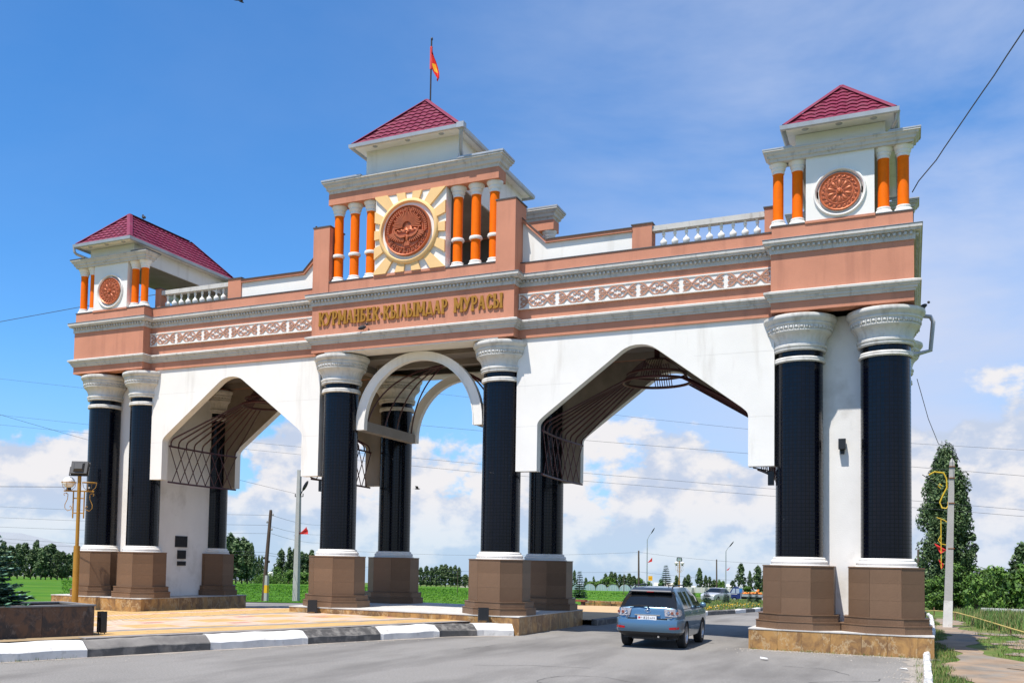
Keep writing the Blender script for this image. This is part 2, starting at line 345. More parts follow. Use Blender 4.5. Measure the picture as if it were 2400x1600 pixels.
# --- parapet base (pink upstand) with dark capping
FP = FOOT[:]
p_ = MB(); sweep(p_, [(x, y) for x, y in FP], [(-.30, 10.99), (-.02, 10.99), (-.02, 11.36), (-.30, 11.36), (-.30, 10.99)]); par = mk('parapet', p_, PINK, gate)
p_ = MB(); sweep(p_, FP, [(-.30, 11.362), (.0, 11.362), (.0, 11.392), (-.30, 11.40)]); mk('parapet_capping', p_, CAP_METAL, par)
rf = MB(); rf.prism(inset(FOOT, .3), 11.0, 11.10, axis='z'); mk('roof_deck', rf, SOFF, gate)
# --- columns
PR = [(0.60, .0), (.60, 5.30), (.60, 5.57)]
sh = MB(); sh.lathe([(.605, 2.40), (.60, 5.0), (.60, 8.02)], 48, caps=False); shaft_me = sh.mesh('column', MOSAIC, 40)
uvl = shaft_me.uv_layers.new(name='uv')
for pl in shaft_me.polygons:
    an = [math.atan2(shaft_me.vertices[shaft_me.loops[li].vertex_index].co.y, shaft_me.vertices[shaft_me.loops[li].vertex_index].co.x) for li in pl.loop_indices]
    big_ = max(an) - min(an) > pi
    for a_, li in zip(an, pl.loop_indices):
        if big_ and a_ < 0: a_ += 2 * pi
        uvl.data[li].uv = (a_ * .6, shaft_me.vertices[shaft_me.loops[li].vertex_index].co.z)
cpm = MB()
flute = lambda a, z: 1 + (.012 * cos(36 * a) if 8.27 < z < 8.45 else 0)
cpm.lathe([(.60, 8.0), (.665, 8.0), (.69, 8.04), (.665, 8.08), (.70, 8.10), (.705, 8.15), (.66, 8.19), (.665, 8.24)], 64, caps=False)
cpm.lathe([(.665, 8.24), (.67, 8.28), (.685, 8.33), (.715, 8.39), (.755, 8.44), (.80, 8.47)], 144, rmod=flute, caps=False)
cpm.lathe([(.80, 8.47), (.815, 8.50), (.83, 8.50), (.83, 8.53), (.81, 8.545), (.85, 8.67), (.875, 8.685), (.88, 8.72), (.86, 8.735), (.90, 8.79), (.915, 8.80), (.945, 8.84), (.95, 8.88), (.94, 8.93), (.90, 8.95), (.60, 8.952)], 64, caps=False)
cap_me = cpm.mesh('capital', CAPM, 38)
egg = MB()
for i in range(40):
    a = 2 * pi * i / 40; M = RZ(a) @ T(.838, 0, 8.60)
    egg.ell((0, 0, 0), (.022, .045, .045), 6, 4, 0, M); egg.box(-.012, .016, .055, .078, -.05, .05, 0, M)
egg_me = egg.mesh('egg_moulding', CAPM, 60)
ab = MB(); ab.prism([(.72 * cos(2 * pi * (i + .5) / 8) / cos(pi / 8), .72 * sin(2 * pi * (i + .5) / 8) / cos(pi / 8)) for i in range(8)], 8.953, 9.018, axis='z'); ab_me = ab.mesh('abacus', PINK)
rg = MB(); rg.lathe([(.595, 7.70), (.64, 7.70), (.67, 7.73), (.655, 7.77), (.665, 7.80), (.64, 7.84), (.595, 7.84)], 48, caps=False); ring_me = rg.mesh('neck_ring', CAPM, 40)
bs = MB(); bs.lathe([(.595, 2.46), (.64, 2.455), (.665, 2.42), (.655, 2.385), (.69, 2.38), (.72, 2.35), (.725, 2.31), (.70, 2.27), (.745, 2.265), (.755, 2.235), (.60, 2.235)], 48, caps=False); base_me = bs.mesh('base_ring', CAPM if 0 else WHITE, 40)
AP = .885
def octo(ap): return [(ap / cos(pi / 8) * cos(pi / 8 + i * pi / 4), ap / cos(pi / 8) * sin(pi / 8 + i * pi / 4)) for i in range(8)]
core = MB(); core.prism(octo(AP - .03), .95, 2.20, axis='z'); core.prism(octo(AP + .012), 2.20, 2.235, axis='z'); core_me = core.mesh('pedestal', GRAN)
hs = AP * math.tan(pi / 8)
def slab_me(h): 
    q = MB(); k = .003
    q.prism([(-hs + k, 0), (-hs + .032 * .414 + k, .030), (hs - .032 * .414 - k, .030), (hs - k, 0)][::-1], 0, h, axis='z', M=Matrix.Scale(-1, 4, (1, 0, 0)))
    return q.mesh('granite_slab', GRAN)
slabs = [(.955, .430), (1.388, .430), (1.821, .376)]
slab_mes = [slab_me(h) for z, h in slabs]
st1 = MB(); st1.prism(octo(.985), .765, .95, axis='z'); st1.prism(octo(.998), .935, .953, axis='z')
st1_me = st1.mesh('pedestal_step', GRAN)
st2 = MB(); st2.prism(octo(1.05), .555, .765, axis='z'); st2.prism(octo(1.062), .748, .767, axis='z'); st2_me = st2.mesh('pedestal_step', GRAN)
def column(x, y, label=None):
    cme = put('column', shaft_me, gate, (x, y, 0))
    for nm, me in (('capital', cap_me), ('egg_moulding', egg_me), ('abacus', ab_me), ('neck_ring', ring_me), ('base_ring', base_me), ('pedestal', core_me), ('pedestal_step', st1_me), ('pedestal_step', st2_me)): put(nm, me, cme)
    for i in range(8):
        a = -pi / 2 + i * pi / 4
        if sin(a) > .8 and y < YC: continue
        for (z, h), me in zip(slabs, slab_mes):
            # local slab: outer face on -y
            put('granite_slab', me, cme, (cos(a) * AP, sin(a) * AP, z), a + pi / 2)
    return cme
XS = [-13.5, -11.42, -2.88, 2.98, 11.65, 13.77]
for x in XS: column(x, 1.0)
for x in (-13.62, -11.52, -2.98, 2.98, 11.6, 13.75): column(x, 2 * YC - 1.0 + .1)
PIERM = mat('stained_pier_plaster', (0.79, 0.77, 0.73), 0.88, 0.06, 1.0, 0.25, 30, spec=0.3, dirt=(0.42, 0.39, 0.34), dirt_amt=0.6, dirt_lo=0.54, dirt_scale=(1.1, 1.1, 0.9))
# --- piers
for sx in (-1, 1):
    q = MB(); x0, x1 = sorted((sx * 11.28, sx * 14.0)); q.box(x0, x1, 1.3, 2 * YC - 1.3, .56, 9.02)
    pier = mk('pier', q, PIERM, gate)
    if sx < 0:
        for (ya, za, yb, zb) in ((2.70, 2.90, 3.42, 2.46), (2.85, 2.34, 3.36, 2.0), (2.86, 1.91, 3.37, 1.74)):
            w = MB(); w.box(-11.28, -11.25, ya, yb, zb, za); w.box(-11.25, -11.243, ya + .03, yb - .03, zb + .03, za - .03, 1); mk('plaque', w, [DARK, PLAQ], pier)
    else:
        w = MB(); w.box(12.62, 12.80, 1.10, 1.25, 5.38, 5.66); w.box(12.66, 12.76, 1.25, 1.298, 5.26, 5.6); mk('wall_lamp', w, DARK, pier)
# --- plinths with marble slabs
def plinth(x0, x1, y0, y1, z1, low=0.0, n=6):
    q = MB(); q.box(x0 + .03, x1 - .03, y0 + .03, y1 - .03, -.35, z1); pl = mk('plinth', q, GRAN, gate)
    rd = random.Random(int(x0 * 10)); xs = [x0]
    w0 = (x1 - x0) / n
    for i in range(n): xs.append(x1 if i == n - 1 else xs[-1] + w0 * rd.uniform(.8, 1.2) if i < n - 1 else x1)
    for a, b in zip(xs, xs[1:]):
        m_ = MB(); m_.box(-(b - a) / 2 + .003, (b - a) / 2 - .003, 0, .03, -.03, z1 - .03 - low); put('marble_slab', m_.mesh('marble_slab', TANM), pl, ((a + b) / 2, y0, low))
    k = 6
    for sx, xx in ((-1, x0), (1, x1)):
        for i in range(k):
            a = y0 + (y1 - y0) * i / k; b = y0 + (y1 - y0) * (i + 1) / k
            m_ = MB(); m_.box(-.015, .015, -(b - a) / 2 + .003, (b - a) / 2 - .003, -.03, z1 - .03); put('marble_slab', m_.mesh('marble_slab', TANM), pl, (xx - sx * .015, (a + b) / 2, 0))
    ed = MB(); ed.box(x0 - .012, x1 + .012, y0 - .012, y1 + .012, z1 - .027, z1 + .002); mk('plinth_edge', ed, CORN, pl)
plinth(10.5, 14.85, -.09, 6.3, .553, 0, 7); plinth(-14.85, -10.42, -.09, 6.3, .553, 0, 7); plinth(-4.03, 4.05, -.09, 6.3, .553, .0, 11)
# --- frieze panels with ornament
def circ(cx, cz, r, a0, a1, k=8): return [(cx + r * cos(a0 + (a1 - a0) * i / k), cz + r * sin(a0 + (a1 - a0) * i / k)) for i in range(k + 1)]
om = MB(); D = .022
def both(pts, w, dy):
    om.ribbon(pts, w, -D - dy, 0); om.ribbon([(x, -z) for x, z in pts], [*w] if isinstance(w, list) else w, -D - dy - .001, 0)
both([(.235, .0), (.31, .055), (.385, .145), (.455, .188), (.53, .165), (.557, .105), (.525, .06), (.475, .075), (.468, .105)], [.03, .04, .042, .042, .042, .04, .036, .034, .03], .001)
both([(.30, .02), (.225, .06), (.175, .125), (.105, .175), (.02, .197)], [.02, .045, .055, .04, .012], .003)
both([(.22, .022), (.15, .03), (.09, .03), (.05, .065), (.065, .11), (.105, .105), (.11, .08)], [.03, .036, .036, .036, .034, .03, .026], .005)
om.prism([(.325, 0), (.385, -.036), (.43, -.012), (.43, .012), (.385, .036)], -D - .012, 0)
om.prism([(.428, 0), (.452, -.024), (.478, 0), (.452, .024)], -D - .014, 0)
orn_me = om.mesh('frieze_ornament', ORN)
orn2 = orn_me.copy()
for v in orn2.vertices: v.co.x = -v.co.x
orn2.flip_normals()
for sx in (-1, 1):
    x0, x1 = sorted((sx * (CX + .01), sx * (RX - .01)))
    q = MB(); q.box(x0, x1, Y1 - .06, Y1, 9.90, 10.38); q.box(x0, x1, Y1 - .085, Y1 - .058, 10.345, 10.38); q.box(x0, x1, Y1 - .085, Y1 - .058, 9.90, 9.935)
    fr = mk('frieze_panel', q, WHITE, gate); n = 12; w = (x1 - x0) / n
    for i in range(n):
        put('frieze_ornament', orn_me if i % 2 == 0 else orn2, fr, (x0 + w * i + (.02 if i % 2 == 0 else w - .02), Y1 - .06, 10.14), 0, (w / .585, 1, .98))
    put('frieze_panel', fr.data, gate, (0, 2 * YC, 0), pi)
# --- arch panels
def arch_out(x0, x1, j0, j1, z0=4.93, zs=6.42, zt=9.02):
    cx = (j0 + j1) / 2; pts = [(x0, zt), (x0, z0), (j0, z0), (j0, zs - .08)]
    pts += [(j0 + .003 + .012 * i * i, zs - .08 + .06 * i) for i in range(1, 4)]
    sl = (8.46 - 6.60) / (cx - .44 - j0 - .2)
    pts += [(j0 + .2, 6.60), (cx - .52, 8.40), (cx - .40, 8.475), (cx - .26, 8.53), (cx - .1, 8.56)]
    half = pts[2:]
    pts += [(2 * cx - x, z) for x, z in reversed(half)] + [(x1, z0), (x1, zt)]
    return pts
def panel(y0, y1, sx, m_):
    j0, j1 = 4.24, 10.36
    P_ = arch_out(3.56, 11.04, j0, j1)
    # split into convex-ish strips so the concave outline triangulates cleanly
    mb = MB(); n = len(P_)
    P2 = [(sx * x, z) for x, z in P_]
    if sx > 0: P2 = P2  # outline runs clockwise from -y? fix below
    area = sum(P2[i][0] * P2[(i + 1) % n][1] - P2[(i + 1) % n][0] * P2[i][1] for i in range(n))
    if area < 0: P2 = P2[::-1]
    mb.prism(P2, y0, y1)
    bm = bmesh.new(); me = mb.mesh('arch_panel', m_); bm.from_mesh(me); bmesh.ops.triangulate(bm, faces=[f for f in bm.faces if len(f.verts) > 4]); bm.to_mesh(me); bm.free()
    return me
# joints: thin recessed seams read as shallow grooves of darker filler
INSHADE = mat('shaded_inner_face', (0.25, 0.215, 0.18), 0.92, 0.18, 1.2, 0.3, 25, dirt=(0.11, 0.095, 0.08), dirt_amt=0.7, dirt_lo=0.50, dirt_scale=(0.9, 0.9, 0.6))  # inner panel faces coloured dark to stand for the shade inside the halls
SEAM = mat('seam_filler', (0.56, 0.53, 0.48), 0.9, 0.2, 5.0)
for sx in (-1, 1):
    me = panel(.70, 1.04, sx, WHITE); me.materials.append(INSHADE)
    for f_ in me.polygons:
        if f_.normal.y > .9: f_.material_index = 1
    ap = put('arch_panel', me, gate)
    me = panel(2 * YC - 1.04 + .04, 2 * YC - .70 + .04, sx, WHITE); me.materials.append(INSHADE)
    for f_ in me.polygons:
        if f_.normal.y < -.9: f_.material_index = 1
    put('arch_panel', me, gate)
    sm = MB(); rd = random.Random(3 + sx)
    def seam(x0, z0, x1, z1):
        xa, xb = sorted((sx * x0, sx * x1)); sm.box(xa - .0025, xb + .0025, .6985, .702, z0 - .003, z1 + .003)
    for x0, x1, z in ((3.58, 4.22, 6.3), (3.6, 5.3, 7.55), (8.9, 11.0, 8.1), (10.4, 11.0, 6.3)): seam(x0, z, x1, z)
    mk('panel_seam', sm, SEAM, ap)['kind'] = 'stuff'
# --- central archivolts with link beams and dome ribs
def archiv(y0, y1):
    mb = MB(); k = 28; out = []; inn_ = []
    for i in range(k + 1):
        a = pi * i / k; out.append((2.30 * cos(a), 6.62 + 2.36 * sin(a))); inn_.append((1.97 * cos(a), 6.62 + 2.08 * sin(a)))
    out = [(2.30, 6.48)] + out + [(-2.30, 6.48)]; inn_ = [(1.97, 6.48)] + inn_ + [(-1.97, 6.48)]
    for i in range(len(out) - 1): mb.prism([inn_[i + 1], inn_[i], out[i], out[i + 1]][::-1], y0, y1)
    for q, w in ((out, -.035), (inn_, .035)):
        off = [(x * (1 + w / 2.3), 6.48 + (z - 6.48) * (1 + w / 2.3)) for x, z in q]
        for i in range(len(q) - 1): mb.prism([q[i], q[i + 1], off[i + 1], off[i]], y0 - .02, y0)
    return mb
for y0 in (1.02, 4.98):
    mk('archivolt', archiv(y0, y0 + .2), WHITE, gate)
for sx in (-1, 1):
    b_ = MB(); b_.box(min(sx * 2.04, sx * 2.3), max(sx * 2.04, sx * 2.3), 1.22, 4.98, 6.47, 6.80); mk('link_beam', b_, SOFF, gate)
    for yy in (1.45, 2.7, 3.6, 4.75):
        t_ = MB(); p0 = Vector((sx * 2.08, yy, 6.8)); p2 = Vector((0, 3.1, 8.92)); p1 = Vector((sx * 1.75, yy * .8 + .62, 8.45))
        t_.tube([p0 * (1 - t) ** 2 + p1 * 2 * t * (1 - t) + p2 * t * t for t in [i / 12 for i in range(13)]], .028, 5); mk('dome_rib', t_, STEELRED, gate)
# --- yurt frames in the two side halls
for hx in (-7.3, 7.3):
    R_ = 3.04
    def arcp(ang, r, z, side):
        if r < 2: return (hx + side * r * cos(ang * 1.1), YC + r * sin(ang * 1.1), z)
        s_ = ang / .64; return (hx + side * (r + .07 + (.3 if side > 0 else 0) - .12 * s_ * s_), YC + 2.08 * s_, z)
    A = .64
    crown = MB()
    crown.tube([(hx + 1.03 * cos(a), YC + 1.03 * sin(a), 7.86) for a in [2 * pi * i / 36 for i in range(36)]], .045, 6, closed=True)
    crown.tube([(hx + .90 * cos(a), YC + .90 * sin(a), 8.10) for a in [2 * pi * i / 36 for i in range(36)]], .035, 6, closed=True)
    for k in range(8):
        o_ = (k - 3.5) * .075
        for q in (0, 1):
            pts = []
            for i in range(13):
                s2 = -1 + 2 * i / 12; h = 7.86 + .72 * (1 - s2 * s2)
                pts.append((hx + 1.0 * s2, YC + o_, h) if q == 0 else (hx + o_, YC + 1.0 * s2, h + .02))
            crown.tube(pts, .016, 4)
    crown.lathe([(.085, 8.55), (.085, 9.26)], 10, (hx, YC, 0)); crown.lathe([(.0, 8.60), (.30, 8.585), (.42, 8.50), (.0, 8.50)], 20, (hx, YC, 0), caps=False)
    mk('crown_ring', crown, STEELRED, gate, 50)
    for side in (-1, 1):
        fr = MB()
        for z in (6.20, 4.86): fr.tube([arcp(-A + 2 * A * i / 14, R_, z, side) for i in range(15)], .036, 6)
        lat = mk('lattice_wall', fr, STEELRED, gate); n = 9
        for i in range(n):
            a = -A + .03 + 2 * (A - .03) * i / (n - 1)
            rb = MB(); p = [arcp(a, R_, 6.20, side), arcp(a, R_ - .01, 6.34, side), arcp(a, R_ - .05, 6.42, side), arcp(a, R_ - .13, 6.49, side), arcp(a, 1.03, 7.88, side)]
            rb.tube(p, .030, 5); mk('roof_rib', rb, STEELRED, lat)
        for i in range(n + 1):
            for d in (-1, 1):
                a0 = -A + 2 * A * (i - .5) / (n - 1); a1 = a0 + d * 2 * A / (n - 1) * 1.5
                if min(a0, a1) < -A - .02 or max(a0, a1) > A + .02: continue
                lb = MB(); lb.tube([arcp(a0 + (a1 - a0) * t, R_ + .015 * d, 4.86 + 1.34 * t, side) for t in (0, .25, .5, .75, 1)], .017, 4); mk('lattice_bar', lb, STEELRED, lat)
for x, s in ((10.75, 1), (-3.75, 1)):
    b_ = MB(); b_.tube([(x - .3, 1.02, 4.92), (x + .18, 1.0, 4.80)], .02, 5); b_.box(x + .1, x + .25, .92, 1.06, 4.42, 4.80); mk('floodlight_bracket', b_, DARK, gate)

# ---------------------------------------------------------------- roofs
def hip_roof(hw, y0, y1, ze, ry0, ry1, zr, soff_hw, down=()):
    """pressed tile sheet roof; built round x=0, world y; returns part object"""
    mb = MB()
    def plane(p0, p1, q0, q1, nu):   # p along the eave (p0->p1), q ridge ends; stepped waves as relief
        P0, P1, Q0, Q1 = map(Vector, (p0, p1, q0, q1)); rows = max(4, int(round((((Q0 + Q1) / 2) - (P0 + P1) / 2).length / .23)))
        nrm = (P1 - P0).cross(Q0 - P0).normalized()
        if nrm.z < 0: nrm = -nrm
        eu = (P1 - P0).normalized(); ln = (P1 - P0).length
        for r in range(rows):
            t0, t1 = r / rows, (r + 1) / rows
            A0, B0 = P0.lerp(Q0, t0), P1.lerp(Q1, t0); A1, B1 = P0.lerp(Q0, t1), P1.lerp(Q1, t1)
            w0 = (A0 - P0).dot(eu); w1 = (B0 - P0).dot(eu)
            k = max(2, int((w1 - w0) / .05)); vs = []; fs = []
            for i in range(k + 1):
                s = i / k; a = A0.lerp(B0, s); b = A1.lerp(B1, s)
                wv = lambda p: abs(sin(pi * ((p - P0).dot(eu)) / .25)) * .036
                vs += [tuple(a + nrm * (.004 + (r > 0) * -.01)), tuple(a + nrm * (wv(a) + .034)), tuple(b + nrm * (wv(b) + .002))]
            for i in range(k): fs += [(3 * i, 3 * i + 3, 3 * i + 4, 3 * i + 1), (3 * i + 1, 3 * i + 4, 3 * i + 5, 3 * i + 2)]
            mb.add(vs, fs)
    a, b, c_, d = (-hw, y0, ze), (hw, y0, ze), (hw, y1, ze), (-hw, y1, ze); R0, R1 = (0, ry0, zr), (0, ry1, zr)
    plane(a, b, R0, R0, 0); plane(b, c_, R0, R1, 0); plane(c_, d, R1, R1, 0); plane(d, a, R1, R0, 0)
    rf = mk('roof', mb, ROOF, gate, 25)
    rc = MB()
    for p, q in ((a, R0), (b, R0), (c_, R1), (d, R1), (R0, R1)):
        P_, Q_ = Vector(p), Vector(q); dv = Q_ - P_; sd = dv.cross(Vector((0, 0, 1))).normalized() * .11; up = sd.cross(dv).normalized(); up = up if up.z > 0 else -up
        rc.add([P_ + up * .035 - sd, P_ + up * .085, P_ + up * .035 + sd, Q_ + up * .035 - sd, Q_ + up * .085, Q_ + up * .035 + sd], [(0, 3, 4, 1), (1, 4, 5, 2), (0, 1, 2)])
    mk('ridge_cap', rc, ROOF, rf)
    g_ = MB(); path = [(-hw, y0), (hw, y0), (hw, y1), (-hw, y1)]
    sweep(g_, path, [(-.06, ze - .02), (.0, ze - .10), (.05, ze - .12), (.09, ze - .09), (.10, ze + .02), (.085, ze + .02), (.07, ze - .05), (-.02, ze + .0)])
    mk('gutter', g_, GUT, rf)
    so_ = MB(); so_.box(-hw + .0, hw - .0, y0 + .0, y1 - .0, ze - .055, ze - .03); mk('eave_soffit', so_, WHITE, rf)
    for i in (-1, 0, 1):
        l_ = MB(); l_.lathe([(.0, ze - .075), (.07, ze - .075), (.09, ze - .056)], 12, (i * hw * .62, y0 + .22, 0), caps=False); mk('downlight', l_, GUT, rf)
    return rf
def colonnette(x, y, zb, zt, r, ring=None, ch=.28):
    mb = MB(); mb.lathe([(r, zb + .1), (r, zt - .2)], 20, caps=False); co = mk('colonnette', mb, ORANGE, gate, 40, (x, y, 0))
    k = r / .137; h = ch
    q = MB(); q.lathe([(r * .98, zt - h), (r * 1.12, zt - h), (r * 1.2, zt - h * .86), (r * 1.1, zt - h * .76), (r * 1.32, zt - h * .62), (r * 1.38, zt - h * .52), (r * 1.30, zt - h * .45), (r * 1.5, zt - h * .30), (r * 1.72, zt - h * .14), (r * 1.72, zt), (.0, zt)], 24, caps=False); mk('capital', q, WHITE, co, 40)
    q = MB(); q.lathe([(0, zb), (r * 1.62, zb), (r * 1.62, zb + .05), (r * 1.45, zb + .09), (r * 1.2, zb + .11), (r * 1.3, zb + .14), (r * 1.22, zb + .18), (r * .98, zb + .185)], 24, caps=False); mk('base', q, WHITE, co, 40)
    if ring:
        q = MB(); q.lathe([(r * .98, ring - .055), (r * 1.3, ring - .05), (r * 1.42, ring), (r * 1.3, ring + .05), (r * .98, ring + .055)], 20, caps=False); mk('collar', q, WHITE, co, 40)
    return co
def lintel_cornice(hw, y0, y1, z0, z1, flare):
    mb = MB(); path = [(-hw, y0), (hw, y0), (hw, y1), (-hw, y1)]; h = z1 - z0
    sweep(mb, path, [(-.3, z0), (0, z0), (0.01, z0 + h * .22), (flare * .35, z0 + h * .30), (flare * .42, z0 + h * .52), (flare * .75, z0 + h * .68), (flare * .8, z0 + h * .82), (flare, z0 + h * .86), (flare, z1), (-.3, z1)])
    return mb
# copper rosette
def rosette_meshes():
    d = MB(); d.lathe([(0, 0), (.505, 0), (.505, .05), (.49, .075), (.465, .06), (.45, .045), (.345, .045), (.335, .062), (.318, .062), (.308, .045), (0, .045)], 48, M=Matrix.Rotation(pi / 2, 4, 'X'), caps=False)
    d.lathe([(0, .11), (.03, .105), (.04, .07), (.06, .085), (.075, .08), (.08, .045)], 16, M=Matrix.Rotation(pi / 2, 4, 'X'), caps=False)
    dm = d.mesh('medallion', COPPER, 40)
    p = MB(); p.ell((0, 0, 0), (.062, .030, .10), 10, 8, M=T(0, -.045, .215) @ Matrix.Scale(1, 4)); 
    for i, v in enumerate(p.v):
        k = (v[2] - .115) / .2; p.v[i] = (v[0] * (.35 + .75 * k), v[1], v[2])
    p.ribbon([(0, .10), (-.03, .16), (-.066, .23), (-.05, .29), (0, .315), (.05, .29), (.066, .23), (.03, .16), (0, .10)], .012, -.064, -.045)
    pm = p.mesh('petal', COPPER, 50)
    s = MB(); s.ell((0, -.045, .40), (.030, .030, .030), 8, 6); s.ribbon([(-.062, .365), (-.045, .36), (-.03, .375), (-.028, .40), (-.015, .43), (.01, .438), (.035, .425), (.045, .405)], .014, -.066, -.045)
    smm = s.mesh('scroll', COPPER, 50)
    return dm, pm, smm
ROS = rosette_meshes()
def rosette(x, y, z):
    m_ = put('medallion', ROS[0], gate, (x, y, z))
    for i in range(10):
        o = put('petal', ROS[1], m_); o.rotation_euler = (0, 2 * pi * i / 10, 0)
    for i in range(20):
        o = put('scroll', ROS[2], m_); o.rotation_euler = (0, 2 * pi * i / 20, 0)
for sx in (-1, 1):
    tx = sx * 12.71
    for bk in (0, 1):
        def P(mb, nm, m_, sm=None):
            me = mb.mesh(nm, m_, sm); return put(nm, me, gate, (tx, 2 * YC if bk else 0, 0), pi if bk else 0)
        q = MB(); q.box(-.83, .83, Y0 + .01, Y0 + .26, 11.37, 13.16); P(q, 'screen_wall', WHITE); q = MB(); q.box(-.85, .85, Y0 - .010, Y0 + .009, 11.345, 11.41); P(q, 'panel_sill', PINK)
        q = MB(); q.lathe([(.52, 0), (.565, .0), (.585, .03), (.60, .055), (.625, .06), (.645, .04), (.65, 0)], 48, M=T(0, Y0 + .01, 12.09) @ Matrix.Rotation(pi / 2, 4, 'X'), caps=False); P(q, 'medallion_surround', WHITE, 40)
        P(lintel_cornice(1.74, .13, .62, 13.13, 13.42, .16), 'tower_cornice', CORN)
        for k in (-1, 1): q = MB(); xa, xb = sorted((k * 1.16, k * 1.915)); q.box(xa, xb, -.04, .80, 13.421, 13.455); P(q, 'cornice_sheet', GUT if sx > 0 else CAP_METAL)
        if not bk: rosette(tx, Y0 + .005, 12.09)
        for k in (-1.55, -1.06, 1.04, 1.50): colonnette(tx + (-k if bk else k), 2 * YC - .42 if bk else .42, 11.39, 13.14, .137)
    q = MB(); q.box(-1.09, 1.09, Y0 + .03, 5.95, 13.20, 13.80); mk('roof_beam', q, WHITE, gate, None, (tx, 0, 0))
    q = MB(); q.box(-1.05, 1.05, .7, 5.5, 13.185, 13.198); mk('tower_ceiling', q, SOFF, gate, None, (tx, 0, 0))
    r_ = hip_roof(1.33, -.30, 6.25, 13.87, 1.1, 4.75, 15.30, 1.1); r_.location = (tx, 0, 0)
    dpp = MB()
    if sx < 0: pts = [(-1.40, -.35, 13.80), (-1.38, -.33, 13.62), (-1.36, -.25, 13.55), (-1.13, .12, 13.44)]
    else: pts = [(1.40, -.30, 13.82), (1.36, -.22, 13.62), (1.22, .12, 13.46)]
    dpp.tube(pts, .05, 8); mk('downpipe', dpp, GUT, r_)
# right end downpipe below the bay
q = MB(); q.tube([(14.62, 3.2, 9.3), (14.86, 3.2, 9.25), (14.93, 3.2, 9.1), (14.86, 3.2, 8.30), (14.50, 3.0, 8.18), (14.2, 2.6, 8.12)], .06, 8); mk('downpipe', q, GUT, gate)
DUSKW = mat('shaded_screen_back', (0.13, 0.115, 0.10), 0.95, 0.2, 2.0)  # inward side of the tower screens, interior shade put into the colour
# ---------------------------------------------------------------- central tower
for bk in (0, 1):
    def P(mb, nm, m_, sm=None): return put(nm, mb.mesh(nm, m_, sm), gate, (0, 2 * YC if bk else 0, 0), pi if bk else 0)
    for k in (-1, 1):
        xa, xb = sorted((k * 3.0, k * 3.632)); q = MB(); q.box(xa, xb, Y0 - .012, 1.12, 10.995, 13.27); pil = P(q, 'pillar', PINK)
        q = MB(); q.box(xa - .03, xb + .03, Y0 - .03, 1.15, 13.27, 13.31); mk('pillar_cap', q, CAP_METAL, pil)
    q = MB(); q.box(-3.08, 3.05, Y0 + .005, .80, 14.0, 14.36); P(q, 'lintel', PINK)
    P(lintel_cornice(3.06, .17, .80, 14.36, 14.74, .19), 'tower_cornice', CORN)
    for k in (-1, 1): q = MB(); xa, xb = sorted((k * 1.74, k * 3.27)); q.box(xa, xb, -.04, 1.0, 14.742, 14.80); P(q, 'cornice_sheet', GUT)
    for k in (-2.84, -2.22, -1.60, 1.56, 2.18, 2.80): colonnette(k if not bk else -k, .52 if not bk else 2 * YC - .52, 11.40, 14.0, .152, 12.30, .33)
    q = MB(); q.box(-1.29, 1.29, Y0 - .010, Y0 + .025, 11.345, 11.425); P(q, 'panel_sill', PINK)
    # sun panel
    q = MB(); q.box(-1.27, 1.27, Y0 + .03, .62, 11.42, 14.0); q.box(-1.265, 1.265, .622, .64, 11.42, 13.995, 1); sp = P(q, 'sun_panel', [WHITE, DUSKW])
    cx_, cz_ = -.03, 12.72
    if not bk:
        for i in range(14):
            a0 = pi / 2 + 2 * pi * (i + .5) / 14 - pi / 26; a1 = a0 + pi / 13
            def hit(a):
                tt = min([(1.27 - cx_) / cos(a) if cos(a) > 1e-6 else 9, (-1.27 - cx_) / cos(a) if cos(a) < -1e-6 else 9, (14.0 - cz_) / sin(a) if sin(a) > 1e-6 else 9, (11.42 - cz_) / sin(a) if sin(a) < -1e-6 else 9]); return (cx_ + tt * cos(a), cz_ + tt * sin(a))
            h0, h1 = hit(a0), hit(a1); poly = [(cx_ + .94 * cos(a0), cz_ + .94 * sin(a0)), h0]
            for cc in ((1.27, 14.0), (-1.27, 14.0), (-1.27, 11.42), (1.27, 11.42)):
                an = math.atan2(cc[1] - cz_, cc[0] - cx_) % (2 * pi)
                if (a0 % (2 * pi)) < an < (a1 % (2 * pi)): poly.append(cc)
            poly += [h1, (cx_ + .94 * cos(a1), cz_ + .94 * sin(a1))]
            q = MB(); n = len(poly); yo = Y0 - .045; yi = Y0 + .03
            q.prism(poly, yo, yi); mk('sun_ray', q, PEACH, sp)
        q = MB(); q.lathe([(.93, 0), (.94, .10), (.97, .135), (1.02, .13), (1.06, .09), (1.07, 0)], 56, M=T(cx_, Y0 + .02, cz_) @ Matrix.Rotation(pi / 2, 4, 'X'), caps=False); mk('sun_ring', q, PEACH, sp, 40)
        q = MB(); q.lathe([(0, .05), (.94, .05), (.94, 0)], 56, M=T(cx_, Y0 + .025, cz_) @ Matrix.Rotation(pi / 2, 4, 'X'), caps=False); mk('sun_disc', q, WHITE, sp, 40)
